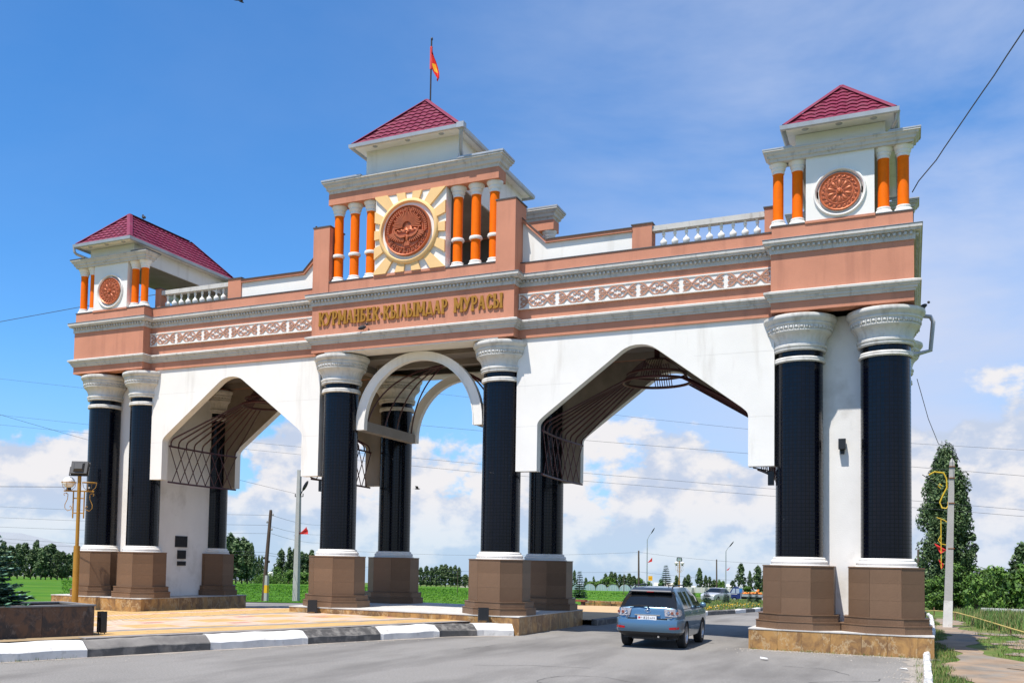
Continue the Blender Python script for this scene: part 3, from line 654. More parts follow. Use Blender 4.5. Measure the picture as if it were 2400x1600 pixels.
# emblem
EY = Y0 - .03
em = MB(); XR = Matrix.Rotation(pi / 2, 4, 'X')
em.lathe([(0, .0), (.845, .0), (.845, .07), (.825, .13), (.80, .12), (.79, .065), (.615, .065), (.605, .11), (.59, .065), (0, .065)], 64, M=XR, caps=False)
emb = mk('emblem', em, COPPER, gate, 40, (cx_, EY, cz_), 0, .975)
q = MB(); q.ell((0, -.065, .13), (.125, .008, .125), 20, 8); q.tube([(.125 * cos(2 * pi * i / 24), -.072, .13 + .125 * sin(2 * pi * i / 24)) for i in range(24)], .012, 4, closed=True); mk('emblem_sun', q, COPPER, emb, 60)
for i in range(27):
    a = -.25 + (pi + .5) * i / 26; q = MB(); r0, r1 = .16, (.53 if i % 2 else .48); w = .014
    d = (cos(a), sin(a)); n_ = (-d[1] * w, d[0] * w)
    q.prism([(d[0] * r0 - n_[0] * .5, .13 + d[1] * r0 - n_[1] * .5), (d[0] * r1 - n_[0] * 1.4, .13 + d[1] * r1 - n_[1] * 1.4), (d[0] * r1 + n_[0] * 1.4, .13 + d[1] * r1 + n_[1] * 1.4), (d[0] * r0 + n_[0] * .5, .13 + d[1] * r0 + n_[1] * .5)], -.125, -.06)
    if d[1] * r1 + .13 > .05: mk('emblem_ray', q, COPPER, emb)
q = MB()
for x, h, w in ((-.36, .10, .14), (-.22, .15, .13), (-.05, .13, .14), (.10, .22, .17), (.27, .17, .16), (.42, .11, .12)):
    q.add([(x - w, -.065, .0), (x + w, -.065, .0), (x, -.065, h), (x + w * .1, -.125, .0)], [(0, 3, 2), (3, 1, 2), (0, 2, 1)])
q.box(-.42, .42, -.10, -.06, -.045, -.005); mk('emblem_mountains', q, COPPER, emb)
q = MB(); q.ell((0, -.08, -.26), (.055, .05, .15), 10, 8); q.ell((.0, -.10, -.10), (.036, .04, .055), 8, 6); q.ribbon([(0, -.07), (.03, -.045), (.07, -.06)], .02, -.12, -.07)
for k in (-.06, -.02, .02, .06): q.ribbon([(k * .5, -.36), (k * 1.4, -.52)], [.03, .05], -.10 - abs(k) * .1, -.06)
for k in (-1, 1): q.ribbon([(k * .05, -.36), (k * .10, -.44), (k * .16, -.47)], .025, -.095, -.06)
mk('emblem_falcon', q, COPPER, emb, 60)
for k in (-1, 1):
    for i in range(10):
        a = -.25 - i * .115; base = Vector((k * (.10 + .33 * min(1, i / 7)), 0, -.27 + .20 * (i / 9) ** 1.3)); ln = .14 + .012 * i; an = -1.35 + i * .13
        tip = base + Vector((k * cos(an) * ln, 0, sin(an) * ln)); q = MB(); q.ribbon([(base.x, base.z), ((base.x + tip.x) / 2 + k * .01, (base.z + tip.z) / 2), (tip.x, tip.z)], [.035, .05, .022], -.13 - .002 * i, -.06); mk('emblem_feather', q, COPPER, emb)
    q = MB(); q.ribbon([(k * .05, -.22), (k * .2, -.22), (k * .33, -.15), (k * .42, -.05), (k * .46, .05)], [.06, .07, .07, .05, .02], -.165, -.06); mk('emblem_wing', q, COPPER, emb)
    for i in range(13):
        a = (pi / 2 + k * (.38 + .105 * i)); q = MB()
        for s2 in (-1, 1): q.ribbon([(.70 * cos(a), .70 * sin(a)), ((.70 + s2 * .055) * cos(a - k * .05), (.70 + s2 * .055) * sin(a - k * .05))], [.05, .014], -.125 - .002 * s2, -.06)
        mk('emblem_leaf', q, COPPER, emb)
def text_mesh(body, size, ext, name, m_, bev=0.0):
    c_ = bpy.data.curves.new(name, 'FONT'); c_.body = body; c_.size = size; c_.extrude = ext; c_.align_x = 'CENTER'; c_.align_y = 'CENTER'; c_.resolution_u = 2; c_.offset = bev
    o_ = bpy.data.objects.new(name, c_); COL.objects.link(o_); dg = bpy.context.evaluated_depsgraph_get(); me = bpy.data.meshes.new_from_object(o_.evaluated_get(dg)); me.name = name
    bpy.data.objects.remove(o_); bpy.data.curves.remove(c_); me.materials.clear(); me.materials.append(m_); return me
def ring_text(body, r, a0, a1, size, inward):
    for i, ch in enumerate(body):
        if ch == ' ': continue
        a = a0 + (a1 - a0) * i / (len(body) - 1); me = text_mesh(ch, size, .035, 'emblem_letter', COPPER, .004)
        rot = (a - pi / 2) if not inward else (a + pi / 2)
        o = put('emblem_letter', me, emb); o.matrix_world = T(cx_, EY, cz_) @ T(r * cos(a), -.07, r * sin(a)) @ Matrix.Rotation(-rot, 4, 'Y') @ Matrix.Rotation(pi / 2, 4, 'X')
        o.matrix_parent_inverse = Matrix.Identity(4); o.matrix_basis = T(r * cos(a), -.07, r * sin(a)) @ Matrix.Rotation(-rot, 4, 'Y') @ Matrix.Rotation(pi / 2, 4, 'X')
ring_text('КЫРГЫЗ', .70, pi / 2 + .30, pi / 2 - .30, .14, False)
ring_text('РЕСПУБЛИКАСЫ', .70, pi + .35, 2 * pi - .35, .15, True)
q = MB(); q.box(-1.66, 1.66, Y0 + .02, 5.95, 14.02, 15.60); mk('roof_beam', q, WHITE, gate)
q = MB(); q.box(-1.62, 1.62, .82, 5.35, 13.99, 14.018); mk('tower_ceiling', q, SOFF, gate)
r_ = hip_roof(1.92, -.30, 6.3, 15.66, 1.25, 4.8, 17.45, 1.66)
q = MB(); q.tube([(1.98, -.30, 15.62), (1.93, -.22, 15.40), (1.80, .08, 15.05), (1.76, .30, 14.84)], .06, 8); q.box(1.86, 2.1, -.42, -.2, 15.55, 15.72); mk('downpipe', q, GUT, r_)
# ---------------------------------------------------------------- parapet walls, posts and balustrades
PY = .80
balp = [(0, 0), (.075, 0), (.075, .03), (.06, .045), (.085, .10), (.10, .15), (.095, .20), (.065, .235), (.035, .26), (.032, .38), (.05, .40), (.05, .43), (.035, .44), (.045, .51), (0, .51)]
bm_ = MB(); bm_.lathe(balp, 12, caps=False); bal_me = bm_.mesh('baluster', WHITE, 40)
for sx in (-1, 1):
    for bk in (0, 1):
        fl = lambda y0, y1: (y0, y1) if not bk else (2 * YC - y1, 2 * YC - y0)
        def bx(nm, xa, xb, ya, yb, z0, z1, m_, par_=gate):
            q = MB(); xa, xb = sorted((sx * xa, sx * xb)); ya, yb = fl(ya, yb); q.box(xa, xb, ya, yb, z0, z1); return mk(nm, q, m_, par_)
        q = MB(); ya, yb = fl(PY + .05, PY + .30); pts = [(3.615, 11.39), (7.06, 11.39), (7.06, 11.96), (4.38, 11.96), (3.615, 12.72)]
        pts = [(sx * x, z) for x, z in pts]; pts = pts if sx > 0 else pts[::-1]
        q.prism(pts, ya, yb); wl = mk('parapet_wall', q, WHITE, gate)
        q = MB(); ya, yb = fl(PY - .03, PY + .36); pts = [(3.615, 12.725), (4.385, 11.962), (7.06, 11.962), (7.06, 12.05), (4.40, 12.05), (3.615, 12.83)]; pts = [(sx * x, z) for x, z in pts]; pts = pts if sx > 0 else pts[::-1]
        q.prism(pts, ya, yb); mk('wall_coping', q, PINK, wl)
        q = MB(); ya, yb = fl(PY - .06, PY + .39); pts = [(3.615, 12.832), (4.405, 12.053), (7.06, 12.053), (7.06, 12.08), (4.415, 12.08), (3.615, 12.865)]; pts = [(sx * x, z) for x, z in pts]; pts = pts if sx > 0 else pts[::-1]
        q.prism(pts, ya, yb); mk('wall_capping', q, CAP_METAL, wl)
        pst = bx('post', 7.06, 7.64, PY, PY + .46, 11.40, 12.13, PINK); bx('post_cap', 7.03, 7.67, PY - .03, PY + .49, 12.13, 12.165, CAP_METAL, pst)
        pst = bx('post', 10.76, 11.02, PY, PY + .46, 11.40, 12.13, PINK); bx('post_cap', 10.73, 11.05, PY - .03, PY + .49, 12.13, 12.165, CAP_METAL, pst)
        hr = bx('handrail', 7.64, 10.76, PY + .04, PY + .30, 11.905, 12.06, CORN)
        for i in range(9):
            put('baluster', bal_me, gate, (sx * (7.95 + .325 * i), PY + .16 if not bk else 2 * YC - PY - .16, 11.395))
# ---------------------------------------------------------------- inscription
GL = {  # strokes: (x0,z0,x1,z1,width) in a cell of unit height; 'V' marks plain stems which get serifs
 'К': (.62, [('V', .12), ('L', [(.16, .50), (.34, .62), (.42, .82), (.56, .96)], .13), ('L', [(.24, .56), (.40, .36), (.48, .10), (.60, .03)], .14)]),
 'У': (.60, [('L', [(.04, .97), (.14, .80), (.30, .42)], .13), ('L', [(.56, .97), (.40, .60), (.28, .22), (.14, .05), (.04, .10)], .11)]),
 'Р': (.56, [('V', .14), ('L', [(.14, .94), (.36, .96), (.48, .80), (.44, .58), (.30, .46), (.16, .48)], .12)]),
 'М': (.80, [('V', .12), ('V', .68), ('L', [(.14, .95), (.40, .25)], .13), ('L', [(.40, .25), (.66, .95)], .10)]),
 'А': (.62, [('L', [(.06, .02), (.30, .96)], .09), ('L', [(.30, .96), (.52, .02)], .15), ('L', [(.14, .34), (.44, .30)], .09)]),
 'Н': (.60, [('V', .12), ('V', .48), ('L', [(.12, .46), (.48, .54)], .10)]),
 'Б': (.56, [('V', .14), ('L', [(.10, .94), (.50, .92)], .11), ('L', [(.14, .52), (.36, .54), (.47, .36), (.40, .12), (.22, .05), (.12, .07)], .12)]),
 'Е': (.52, [('V', .14), ('L', [(.12, .94), (.46, .92)], .11), ('L', [(.14, .52), (.40, .52)], .10), ('L', [(.12, .06), (.48, .09)], .12)]),
 'Ы': (.82, [('V', .14), ('V', .68), ('L', [(.14, .54), (.36, .54), (.46, .34), (.38, .10), (.20, .05), (.12, .07)], .11)]),
 'Л': (.62, [('L', [(.04, .05), (.14, .10), (.24, .50), (.30, .96)], .09), ('L', [(.30, .96), (.52, .02)], .16)]),
 'Д': (.66, [('L', [(.12, .16), (.24, .50), (.32, .96)], .09), ('L', [(.32, .96), (.52, .14)], .15), ('L', [(.02, .13), (.62, .13)], .09), ('L', [(.06, .13), (.05, -.06)], .08), ('L', [(.60, .13), (.61, -.06)], .08)]),
 'С': (.56, [('L', [(.50, .74), (.44, .90), (.30, .97), (.16, .84), (.12, .50), (.18, .16), (.32, .03), (.46, .12), (.50, .26)], .13)]),
 '-': (.30, [('L', [(.08, .40), (.22, .50)], .12)]),
}
words = 'КУРМАНБЕК-КЫЛЫМДАР МУРАСЫ'
tot = sum(.50 if ch == ' ' else GL[ch][0] + .05 for ch in words); Hh = .45; W_ = 6.62; kx = W_ / tot; x = -3.33
for ch in words:
    if ch == ' ': x += .50 * kx; continue
    w, st = GL[ch]; q = MB(); dy = 0
    for s in st:
        if s[0] == 'V':
            xx = s[1]; q.ribbon([(xx * kx, .04 * Hh), (xx * kx, .5 * Hh), (xx * kx, .96 * Hh)], [.23 * kx, .17 * kx, .23 * kx], -.05 - dy, 0); dy += .0015
            for zz_ in (.03, .965): q.ribbon([((xx - .14) * kx, (zz_) * Hh), (xx * kx, zz_ * Hh * 1.0), ((xx + .14) * kx, zz_ * Hh)], [.035, .05, .035], -.05 - dy, 0)
        else: q.ribbon([(a * kx, b * Hh) for a, b in s[1]], s[2] * kx * 1.35, -.05 - dy, 0)
        dy += .0015
    mk('letter', q, GOLD, gate, None, (x, Y0, 9.91)); x += (w + .05) * kx
# ================================================================ GROUND AND ROADS
GRASS = mat('grass_ground', (0.085, 0.145, 0.026), 0.95, 0.30, 0.35, 0.6, 14, spec=0.1, col2=(0.165, 0.145, 0.065), c2scale=0.22, c2lo=0.48, c2hi=0.66, detail=8)
FIELD = mat('crop_ground', (0.052, 0.145, 0.009), 0.95, 0.3, 0.25, 0.8, 6, spec=0.1, col2=(0.085, 0.17, 0.014), c2scale=0.06, detail=8)
ASPH = mat('grey_asphalt', (0.212, 0.202, 0.188), 0.92, 0.10, 0.35, 0.7, 55, spec=0.15, dirt=(0.13, 0.123, 0.115), dirt_amt=0.95, dirt_scale=(0.55, 0.12, 1), dirt_lo=0.46, col2=(0.275, 0.262, 0.243), c2scale=26, c2lo=0.42, c2hi=0.64)
DIRT = mat('dry_earth', (0.29, 0.212, 0.148), 0.95, 0.28, 1.2, 0.8, 25, spec=0.1, col2=(0.22, 0.195, 0.165), c2scale=0.8)
KW = mat('white_kerb_paint', (0.66, 0.645, 0.61), 0.85, 0.12, 3.0, 0.4, 40, dirt=(0.32, 0.29, 0.26), dirt_amt=0.9, dirt_scale=(5, 5, 5), dirt_lo=0.555)
KB = mat('worn_black_kerb_paint', (0.10, 0.096, 0.09), 0.85, 0.25, 4.0, 0.4, 40, col2=(0.20, 0.185, 0.165), c2scale=2.5, c2lo=0.50, c2hi=0.62)
KT = mat('worn_kerb_top', (0.085, 0.08, 0.076), 0.9, 0.3, 5.0, 0.5, 40, col2=(0.17, 0.16, 0.145), c2scale=5.0, c2lo=0.46, c2hi=0.62)
KG = mat('bare_kerb_concrete', (0.23, 0.215, 0.195), 0.9, 0.2, 4.0, 0.5, 40, col2=(0.14, 0.13, 0.12), c2scale=2.0)
def axis_pts(a, b, step, far): 
    p = [a + step * i for i in range(int((b - a) / step) + 1)]
    d = step; lo = a; hi = b; L_ = []; H_ = []
    while hi < far: d *= 1.5; hi += d; lo -= d; H_.append(hi); L_.append(lo)
    return L_[::-1] + p + H_
xs = axis_pts(-90, 60, 3.0, 5500); ys = axis_pts(-60, 60, 3.0, 5500)
g_ = MB(); k = len(ys); g_.add([(x, y, zg(x, y) - .03) for x in xs for y in ys], [(i * k + j, (i + 1) * k + j, (i + 1) * k + j + 1, i * k + j + 1) for i in range(len(xs) - 1) for j in range(k - 1)])
struct('ground', g_, GRASS, 60)
def interp(tab, y):
    for (a, va), (b, vb) in zip(tab, tab[1:]):
        if y <= b: return va + (vb - va) * max(0, (y - a)) / (b - a)
    return tab[-1][1]
def strip(mb, ysamp, xl, xr, nx, dz=0.0, mi=0):
    k = nx + 1; vs = []
    for y in ysamp:
        a, b = xl(y), xr(y)
        for i in range(k): x = a + (b - a) * i / nx; vs.append((x, y, zg(x, y) + dz))
    mb.add(vs, [(j * k + i, j * k + i + 1, (j + 1) * k + i + 1, (j + 1) * k + i) for j in range(len(ysamp) - 1) for i in range(nx)], mi)
KR = [(-60, 14.45), (-6, 14.56), (2, 14.64), (10.7, 14.95), (30, 15.2), (50, 15.0), (70, 13.2), (100, 8.0), (140, -1.0), (200, -18)]
KF = [(6, 4.53), (9, 4.66), (16, 5.2), (19.8, 5.72), (25.5, 6.12), (32, 6.36), (37.3, 6.3), (50, 5.6), (70, 3.4), (100, -2.0), (140, -11.5), (200, -29)]
road = MB(); rr = lambda a, b, s: [a + (b - a) * i / s for i in range(s + 1)]
strip(road, rr(-60, 6, 33), lambda y: -18.5, lambda y: interp(KR, y), 24)
strip(road, rr(6, 16, 10), lambda y: -18.5 + (y - 6) * .0, lambda y: interp(KR, y), 24)
strip(road, rr(16, 26, 10), lambda y: max(-18.5, -22 + (y - 13) / .79), lambda y: interp(KF, y), 12)
strip(road, rr(16, 200, 70), lambda y: interp(KF, y), lambda y: interp(KR, y), 8)
struct('road', road, ASPH, 60)
# field sheet beyond the roads
fld = MB()
strip(fld, rr(-6, 14, 20), lambda y: -260, lambda y: -20.2 - abs(y) * .02, 40, .03)
strip(fld, rr(14, 28.5, 12), lambda y: -280, lambda y: min(-4.5, -21.2 + (y - 14) / .80), 40, .03)
strip(fld, rr(28.5, 60, 16), lambda y: -320, lambda y: -6.0 + (y - 28.5) * .05, 40, .03)
strip(fld, [60, 80, 110, 150, 200, 260, 330, 420], lambda y: -700, lambda y: -4.5 - (y - 60) * .10, 40, .03)
struct('field', fld, FIELD, 60)
# ---------------------------------------------------------------- plaza (traffic island) with paving slabs
SD, TD = Vector((.954, -.30)), Vector((.30, .954))
st_xy = lambda s, t: (s * SD.x + t * TD.x, s * SD.y + t * TD.y)
def pz(x, y):
    z = .36 - .046 * max(0.0, -4.2 - x); return max(z, .06)
def in_plaza(x, y):
    s = x * SD.x + y * SD.y; t = x * TD.x + y * TD.y
    if s > 2.52 or t < -19: return False
    if x < -17.6: return False
    if y < -.13 and x < -10.3: return True
    if y < -.13: return True
    if -10.3 <= x < -4.1: return y < 3.3 and (x > -8.7 + (y - 3.3) * .47)
    return False
PY_ = mat('yellow_slab', (0.52, 0.33, 0.125), 0.88, 0.10, 2.0, 0.2, 60, objrand=.10, dirt=(.36, .26, .16), dirt_amt=.5)
PP_ = mat('pink_slab', (0.55, 0.40, 0.29), 0.88, 0.10, 2.0, 0.2, 60, objrand=.08)
PR_ = mat('red_slab', (0.46, 0.22, 0.165), 0.88, 0.10, 2.0, 0.2, 60, objrand=.08)
PG_ = mat('grey_slab', (0.27, 0.24, 0.215), 0.85, 0.10, 2.0, 0.2, 60, objrand=.08)
JOINT = mat('sandy_joint', (0.30, 0.215, 0.12), 0.95, 0.2, 3.0)
pb = MB()
NS, NT = 46, 62; vid = {}; vv = []; ff_ = []
cells = [(i, j) for i in range(NS) for j in range(NT)]
for i, j in cells:
    s, t = -16.5 + i * .42, -19 + j * .42
    x, y = st_xy(s + .21, t + .21)
    if in_plaza(x, y):
        q = []
        for a, b in ((0, 0), (1, 0), (1, 1), (0, 1)):
            kk = (i + a, j + b)
            if kk not in vid:
                X, Y = st_xy(s + a * .42, t + b * .42); vid[kk] = len(vv); vv.append((X, Y, pz(X, Y) - .004))
            q.append(vid[kk])
        ff_.append(tuple(q))
pb.add(vv, ff_); 
plaza = struct('plaza', pb, JOINT)
SL = .345; slab_meshes = {}
def slab_mesh(m_):
    if m_.name not in slab_meshes:
        q = MB(); h = SL / 2 - .006; q.add([(-h, -h, -.05), (h, -h, -.05), (h, h, -.05), (-h, h, -.05), (-h, -h, .0), (h, -h, .0), (h, h, .0), (-h, h, .0)], [(4, 5, 6, 7), (0, 1, 5, 4), (1, 2, 6, 5), (2, 3, 7, 6), (3, 0, 4, 7)])
        slab_meshes[m_.name] = q.mesh('paving_slab', m_)
    return slab_meshes[m_.name]
rd = random.Random(5); allsl = []
for i in range(60):
    for j in range(62):
        s, t = 2.36 - i * SL, -19 + j * SL; x, y = st_xy(s, t)
        if not in_plaza(x, y): continue
        if x < -1.3 and (x * SD.x + y * SD.y) > .2 and y < -11.2: continue
        if s > 2.2: m_ = PG_
        elif s > 1.1: m_ = PY_
        elif s > .8: m_ = PG_
        elif s > -2.9:
            u = (i % 4, (j + (i // 2) * 3) % 9)
            m_ = PR_ if (j + i * 2) % 17 < 2 and i % 3 == 1 else PY_ if (i // 3 + j // 4) % 3 == 0 else PP_
        elif s > -3.2: m_ = PG_
        elif -7.4 < s < -6.4: m_ = PP_ if (i + j // 3) % 4 else PR_
        else: m_ = PY_
        d = math.hypot(x - 14.33, y + 27.89); hid = (s > -.3 and t < -10.6)
        allsl.append((d + (100 if hid else 0), x, y, m_))
allsl.sort(key=lambda a: a[0]); rzp = math.atan2(TD.y, TD.x) - pi / 2
for d, x, y, m_ in allsl[:300]:
    o = put('paving_slab', slab_mesh(m_), plaza, (x, y, pz(x, y) + .006 + rd.uniform(-.002, .003)), rzp)
rest = MB(); mats_ = [PY_, PP_, PR_, PG_]
for d, x, y, m_ in allsl[300:]:
    M = T(x, y, pz(x, y) + .006 + rd.uniform(-.002, .003)) @ RZ(rzp); h = SL / 2 - .006
    rest.add([(-h, -h, -.02), (h, -h, -.02), (h, h, -.02), (-h, h, -.02), (-h, -h, .0), (h, -h, .0), (h, h, .0), (-h, h, .0)], [(4, 5, 6, 7), (0, 1, 5, 4), (1, 2, 6, 5), (2, 3, 7, 6), (3, 0, 4, 7)], mats_.index(m_), M)
o = mk('paving_slab', rest, mats_, plaza); o['kind'] = 'stuff'
# ---------------------------------------------------------------- kerbs
def kerb_stone(path, prof, m_, par, nm='kerb_stone', rnd=None):
    """path: list of (x,y) ; prof: (inward d, z) ; inward = left of travel"""
    mb = MB(); k = len(prof); ring = []
    for i, p in enumerate(path):
        a = Vector(path[max(i - 1, 0)]); b = Vector(path[min(i + 1, len(path) - 1)]); d = (b - a).normalized(); n_ = Vector((-d.y, d.x))
        zb = zg(*p); j = rnd.uniform(-.02, .02) if rnd else 0
        ring.append([(p[0] + n_.x * (q[0] + j), p[1] + n_.y * (q[0] + j), zb + q[1] + j * .6) for q in prof])
    vs = [v for r in ring for v in r]; n = len(ring)
    mb.add(vs, [(i * k + j, (i + 1) * k + j, (i + 1) * k + (j + 1) % k, i * k + (j + 1) % k) for i in range(n - 1) for j in range(k)] + [tuple(range(k)), tuple(reversed([(n - 1) * k + j for j in range(k)]))])
    if m_ in (KB, KG):
        for f_i in range((n - 1) * k):
            if f_i % k in (2, 3, 4): mb.m[f_i] = 1
        return mk(nm, mb, [KB, KG if m_ is KG else KT], par)
    return mk(nm, mb, m_, par)
def resample(P_, step):
    P_ = [Vector(p) for p in P_]; out = [P_[0]]; acc = 0
    for a, b in zip(P_, P_[1:]):
        ln = (b - a).length; n = max(1, int(ln / step))
        out += [a.lerp(b, (i + 1) / n) for i in range(n)]
    return out
def cut(P_, l0, l1):
    out = []; s = 0
    for a, b in zip(P_, P_[1:]):
        ln = (b - a).length
        if s + ln > l0 and s < l1:
            t0 = max(0, (l0 - s) / ln); t1 = min(1, (l1 - s) / ln)
            if not out: out.append(tuple(a.lerp(b, t0)))
            out.append(tuple(a.lerp(b, t1)))
        s += ln
    return out
kpath = resample([st_xy(2.86, -19.6), st_xy(2.86, -6), st_xy(2.92, -3.2), (2.62, -1.85), (3.25, -.85), (3.98, -.32)], .3)
prof_big = [(.0, -.05), (.0, .165), (.02, .185), (.20, .325), (.24, .34), (.40, .345), (.40, -.05)]
kerb = put('kerb', None); kerb['kind'] = 'structure'
rd = random.Random(9); pos = 0.0; tot_ = sum((b - a).length for a, b in zip(kpath, kpath[1:]))
# stone joints measured along the path so that the paint changes where it does in the photo
t_of = lambda t: t + 19.6
cuts = [0, t_of(-17.2), t_of(-14.9), t_of(-12.05), t_of(-9.0), t_of(-6.1), t_of(-3.6), t_of(-1.4), tot_ - 1.15, tot_]
cols = [KG, KB, KW, KB, KW, KB, KW, KB, KW]
cols[3] = KG
for (a, b), m_ in zip(zip(cuts, cuts[1:]), cols): kerb_stone(cut(kpath, a + .008, b - .008), prof_big, m_, kerb, rnd=rd)
prof_s = [(.0, -.05), (.0, .17), (.03, .20), (.20, .21), (.20, -.05)]
def kerb_line(tab, y0, y1, L_, seq, inward_left=True, prof=prof_s):
    P_ = [(interp(tab, y), y) for y in rr(y0, y1, max(4, int((y1 - y0) / 1.0)))]
    if not inward_left: prof = [(-a, b) for a, b in prof]
    P_ = resample(P_, .8); tt = sum((b - a).length for a, b in zip(P_, P_[1:])); n = int(tt / L_)
    kb_ = put('kerb', None); kb_['kind'] = 'structure'
    for i in range(n): kerb_stone(cut(P_, i * L_ + .012, (i + 1) * L_ - (.012 if L_ > 1 else .03)), [(a, b * (1 if L_ > 1 or b < 0 else rd.uniform(.8, 1.12))) for a, b in prof], seq[i % len(seq)], kb_, rnd=rd)
    return kb_
kerb_line(KF, 6.4, 110, 2.9, [KB, KG, KW, KB, KW])
prof_n = [(.0, -.05), (.0, .13), (.03, .17), (.11, .175), (.13, .14), (.13, -.05)]
kerb_line(KR, -12, 36, .62, [KW], False, prof_n)
DUST = mat('sandy_dust', (0.30, 0.265, 0.225), 0.95, 0.2, 3.0, 0.4, 60)
du = MB(); rd = random.Random(21); nn_ = len(kpath); ou = []
for i, p in enumerate(kpath):
    a = kpath[max(i - 1, 0)]; b = kpath[min(i + 1, nn_ - 1)]; d = (b - a).normalized(); w_ = .10 + .16 * abs(sin(i * .37) * sin(i * .11 + 1)) + rd.uniform(0, .09); ou.append((p.x + d.y * w_, p.y - d.x * w_))
du.add([(p.x, p.y, .004) for p in kpath] + [(x, y, .004) for x, y in ou], [(i, i + nn_, i + nn_ + 1, i + 1) for i in range(nn_ - 1)])
xs_ = [10.3 + .12 * i for i in range(40)]; du.add([(x, -.09, .004) for x in xs_] + [(x, -.09 - .12 - .25 * abs(sin(x * 2.1)) * rd.random() - .08 * rd.random(), .004) for x in xs_], [(i, i + 40, i + 41, i + 1) for i in range(39)])
ys_ = [-13 + .3 * i for i in range(43)]; du.add([(interp(KR, y) + .0, y, .004) for y in ys_] + [(interp(KR, y) - .15 - rd.uniform(.0, .35), y, .004) for y in ys_], [(i + 1, i + 44, i + 43, i) for i in range(42)])
struct('road_dust', du, DUST, kind='stuff')
ck = MB()
for (x, y, a, L_) in ((6.2, -8.6, .5, 2.6), (9.8, -9.5, 2.4, 3.4), (4.6, -5.4, 1.5, 1.8), (11.8, -4.4, .2, 2.2), (8.6, -13.0, 1.0, 3.0), (12.6, -8, 1.7, 2.8)):
    pts = [(x, y)]
    for i in range(int(L_ / .16)): a += rd.uniform(-.5, .5); pts.append((pts[-1][0] + .16 * cos(a), pts[-1][1] + .16 * sin(a)))
    for (xa, ya), (xb, yb) in zip(pts, pts[1:]):
        dx, dy = xb - xa, yb - ya; q_ = math.hypot(dx, dy); w_ = rd.uniform(.006, .014); ck.add([(xa + dy / q_ * w_, ya - dx / q_ * w_, .003), (xb + dy / q_ * w_, yb - dx / q_ * w_, .003), (xb - dy / q_ * w_, yb + dx / q_ * w_, .003), (xa - dy / q_ * w_, ya + dx / q_ * w_, .003)], [(0, 1, 2, 3)])
pe = MB(); rd = random.Random(31)
for i in range(700):
    k_ = rd.random()
    if k_ < .35: x, y = rd.uniform(10, 14.9), -.12 - abs(rd.gauss(0, .5))
    elif k_ < .7: y = rd.uniform(-12, 2); x = interp(KR, y) - .05 - abs(rd.gauss(0, .35))
    else: x, y = st_xy(2.95 + abs(rd.gauss(0, .3)), rd.uniform(-17, -2))
    s_ = rd.uniform(.008, .028); pe.add([(x - s_, y, .003), (x, y - s_, .003), (x + s_, y, .003), (x, y + s_, .003), (x + s_ * .2, y, s_ * 1.1)], [(0, 1, 4), (1, 2, 4), (2, 3, 4), (3, 0, 4)])
struct('pebbles', pe, mat('pebble', (.33, .30, .26), .9, .3, 9), kind='stuff')
struct('road_cracks', ck, mat('crack_tar', (.05, .048, .046), .95), kind='stuff')
# ---------------------------------------------------------------- back island, verge, path
BI = mat('tan_paving', (0.50, 0.33, 0.17), 0.9, 0.12, 1.0, 0.2, 30)
bi = MB(); strip(bi, rr(6.35, 26.5, 20), lambda y: -1.2 - (y - 6.35) * .09, lambda y: interp(KF, y) - .19, 6, .195); struct('back_plaza', bi, BI)
vg = MB(); strip(vg, rr(22, 110, 60), lambda y: interp([(22, 4.6), (30, 1.0), (45, -3), (80, -9), (110, -17)], y), lambda y: interp(KF, y) - .19, 8, .19); struct('verge', vg, GRASS)
pth = MB(); rd = random.Random(2); PXL = {}; 
def pl_(y): return 15.25 + .25 * sin(y * .7) + .12 * sin(y * 2.3 + 1)
def prr_(y): return 16.25 + .35 * sin(y * .5 + 2) + .15 * sin(y * 1.9) + max(0, (3 - y)) * .10
strip(pth, rr(-14, 31, 90), pl_, prr_, 6, -.018); struct('dirt_path', pth, DIRT)
for i in range(64):   # earth and gravel patches between the path and the fence
    y = rd.uniform(-12, 14); x = rd.uniform(16.6, 19.5); r0 = rd.uniform(.25, .8); q = MB()
    q.add([(x, y, -.016 + .0002 * i)] + [(x + r0 * rd.uniform(.6, 1.2) * cos(a) * .9, y + r0 * rd.uniform(.7, 1.4) * sin(a), -.016 + .0002 * i) for a in [2 * pi * j / 14 for j in range(14)]], [(0, j + 1, (j + 1) % 14 + 1) for j in range(14)])
    if i == 0: acc = q
    else: acc.add(q.v, q.f)
struct('bare_earth', acc, DIRT, kind='stuff')
hl = MB(); hp = [(-3600, 60), (-3200, 95), (-3000, 84), (-2882, 61), (-2765, 36), (-2600, 7), (-2536, -2), (-2400, -22), (-2200, -40)]
for i, (x, z) in enumerate(hp):
    z = z * .8 - 4; hl.add([(x, 2500, -140), (x, 2500 + 0, z * .5 - 40), (x - 20, 2700, z + 8)], [])
hl.f = []; hl.m = []
for i in range(len(hp) - 1):
    for j in range(2): hl.f.append((3 * i + j, 3 * i + 3 + j, 3 * i + 4 + j, 3 * i + 1 + j)); hl.m.append(0)
struct('hills', hl, mat('hazy_hill', (0.27, 0.29, 0.31), 0.95, 0.08, 0.01), 80)

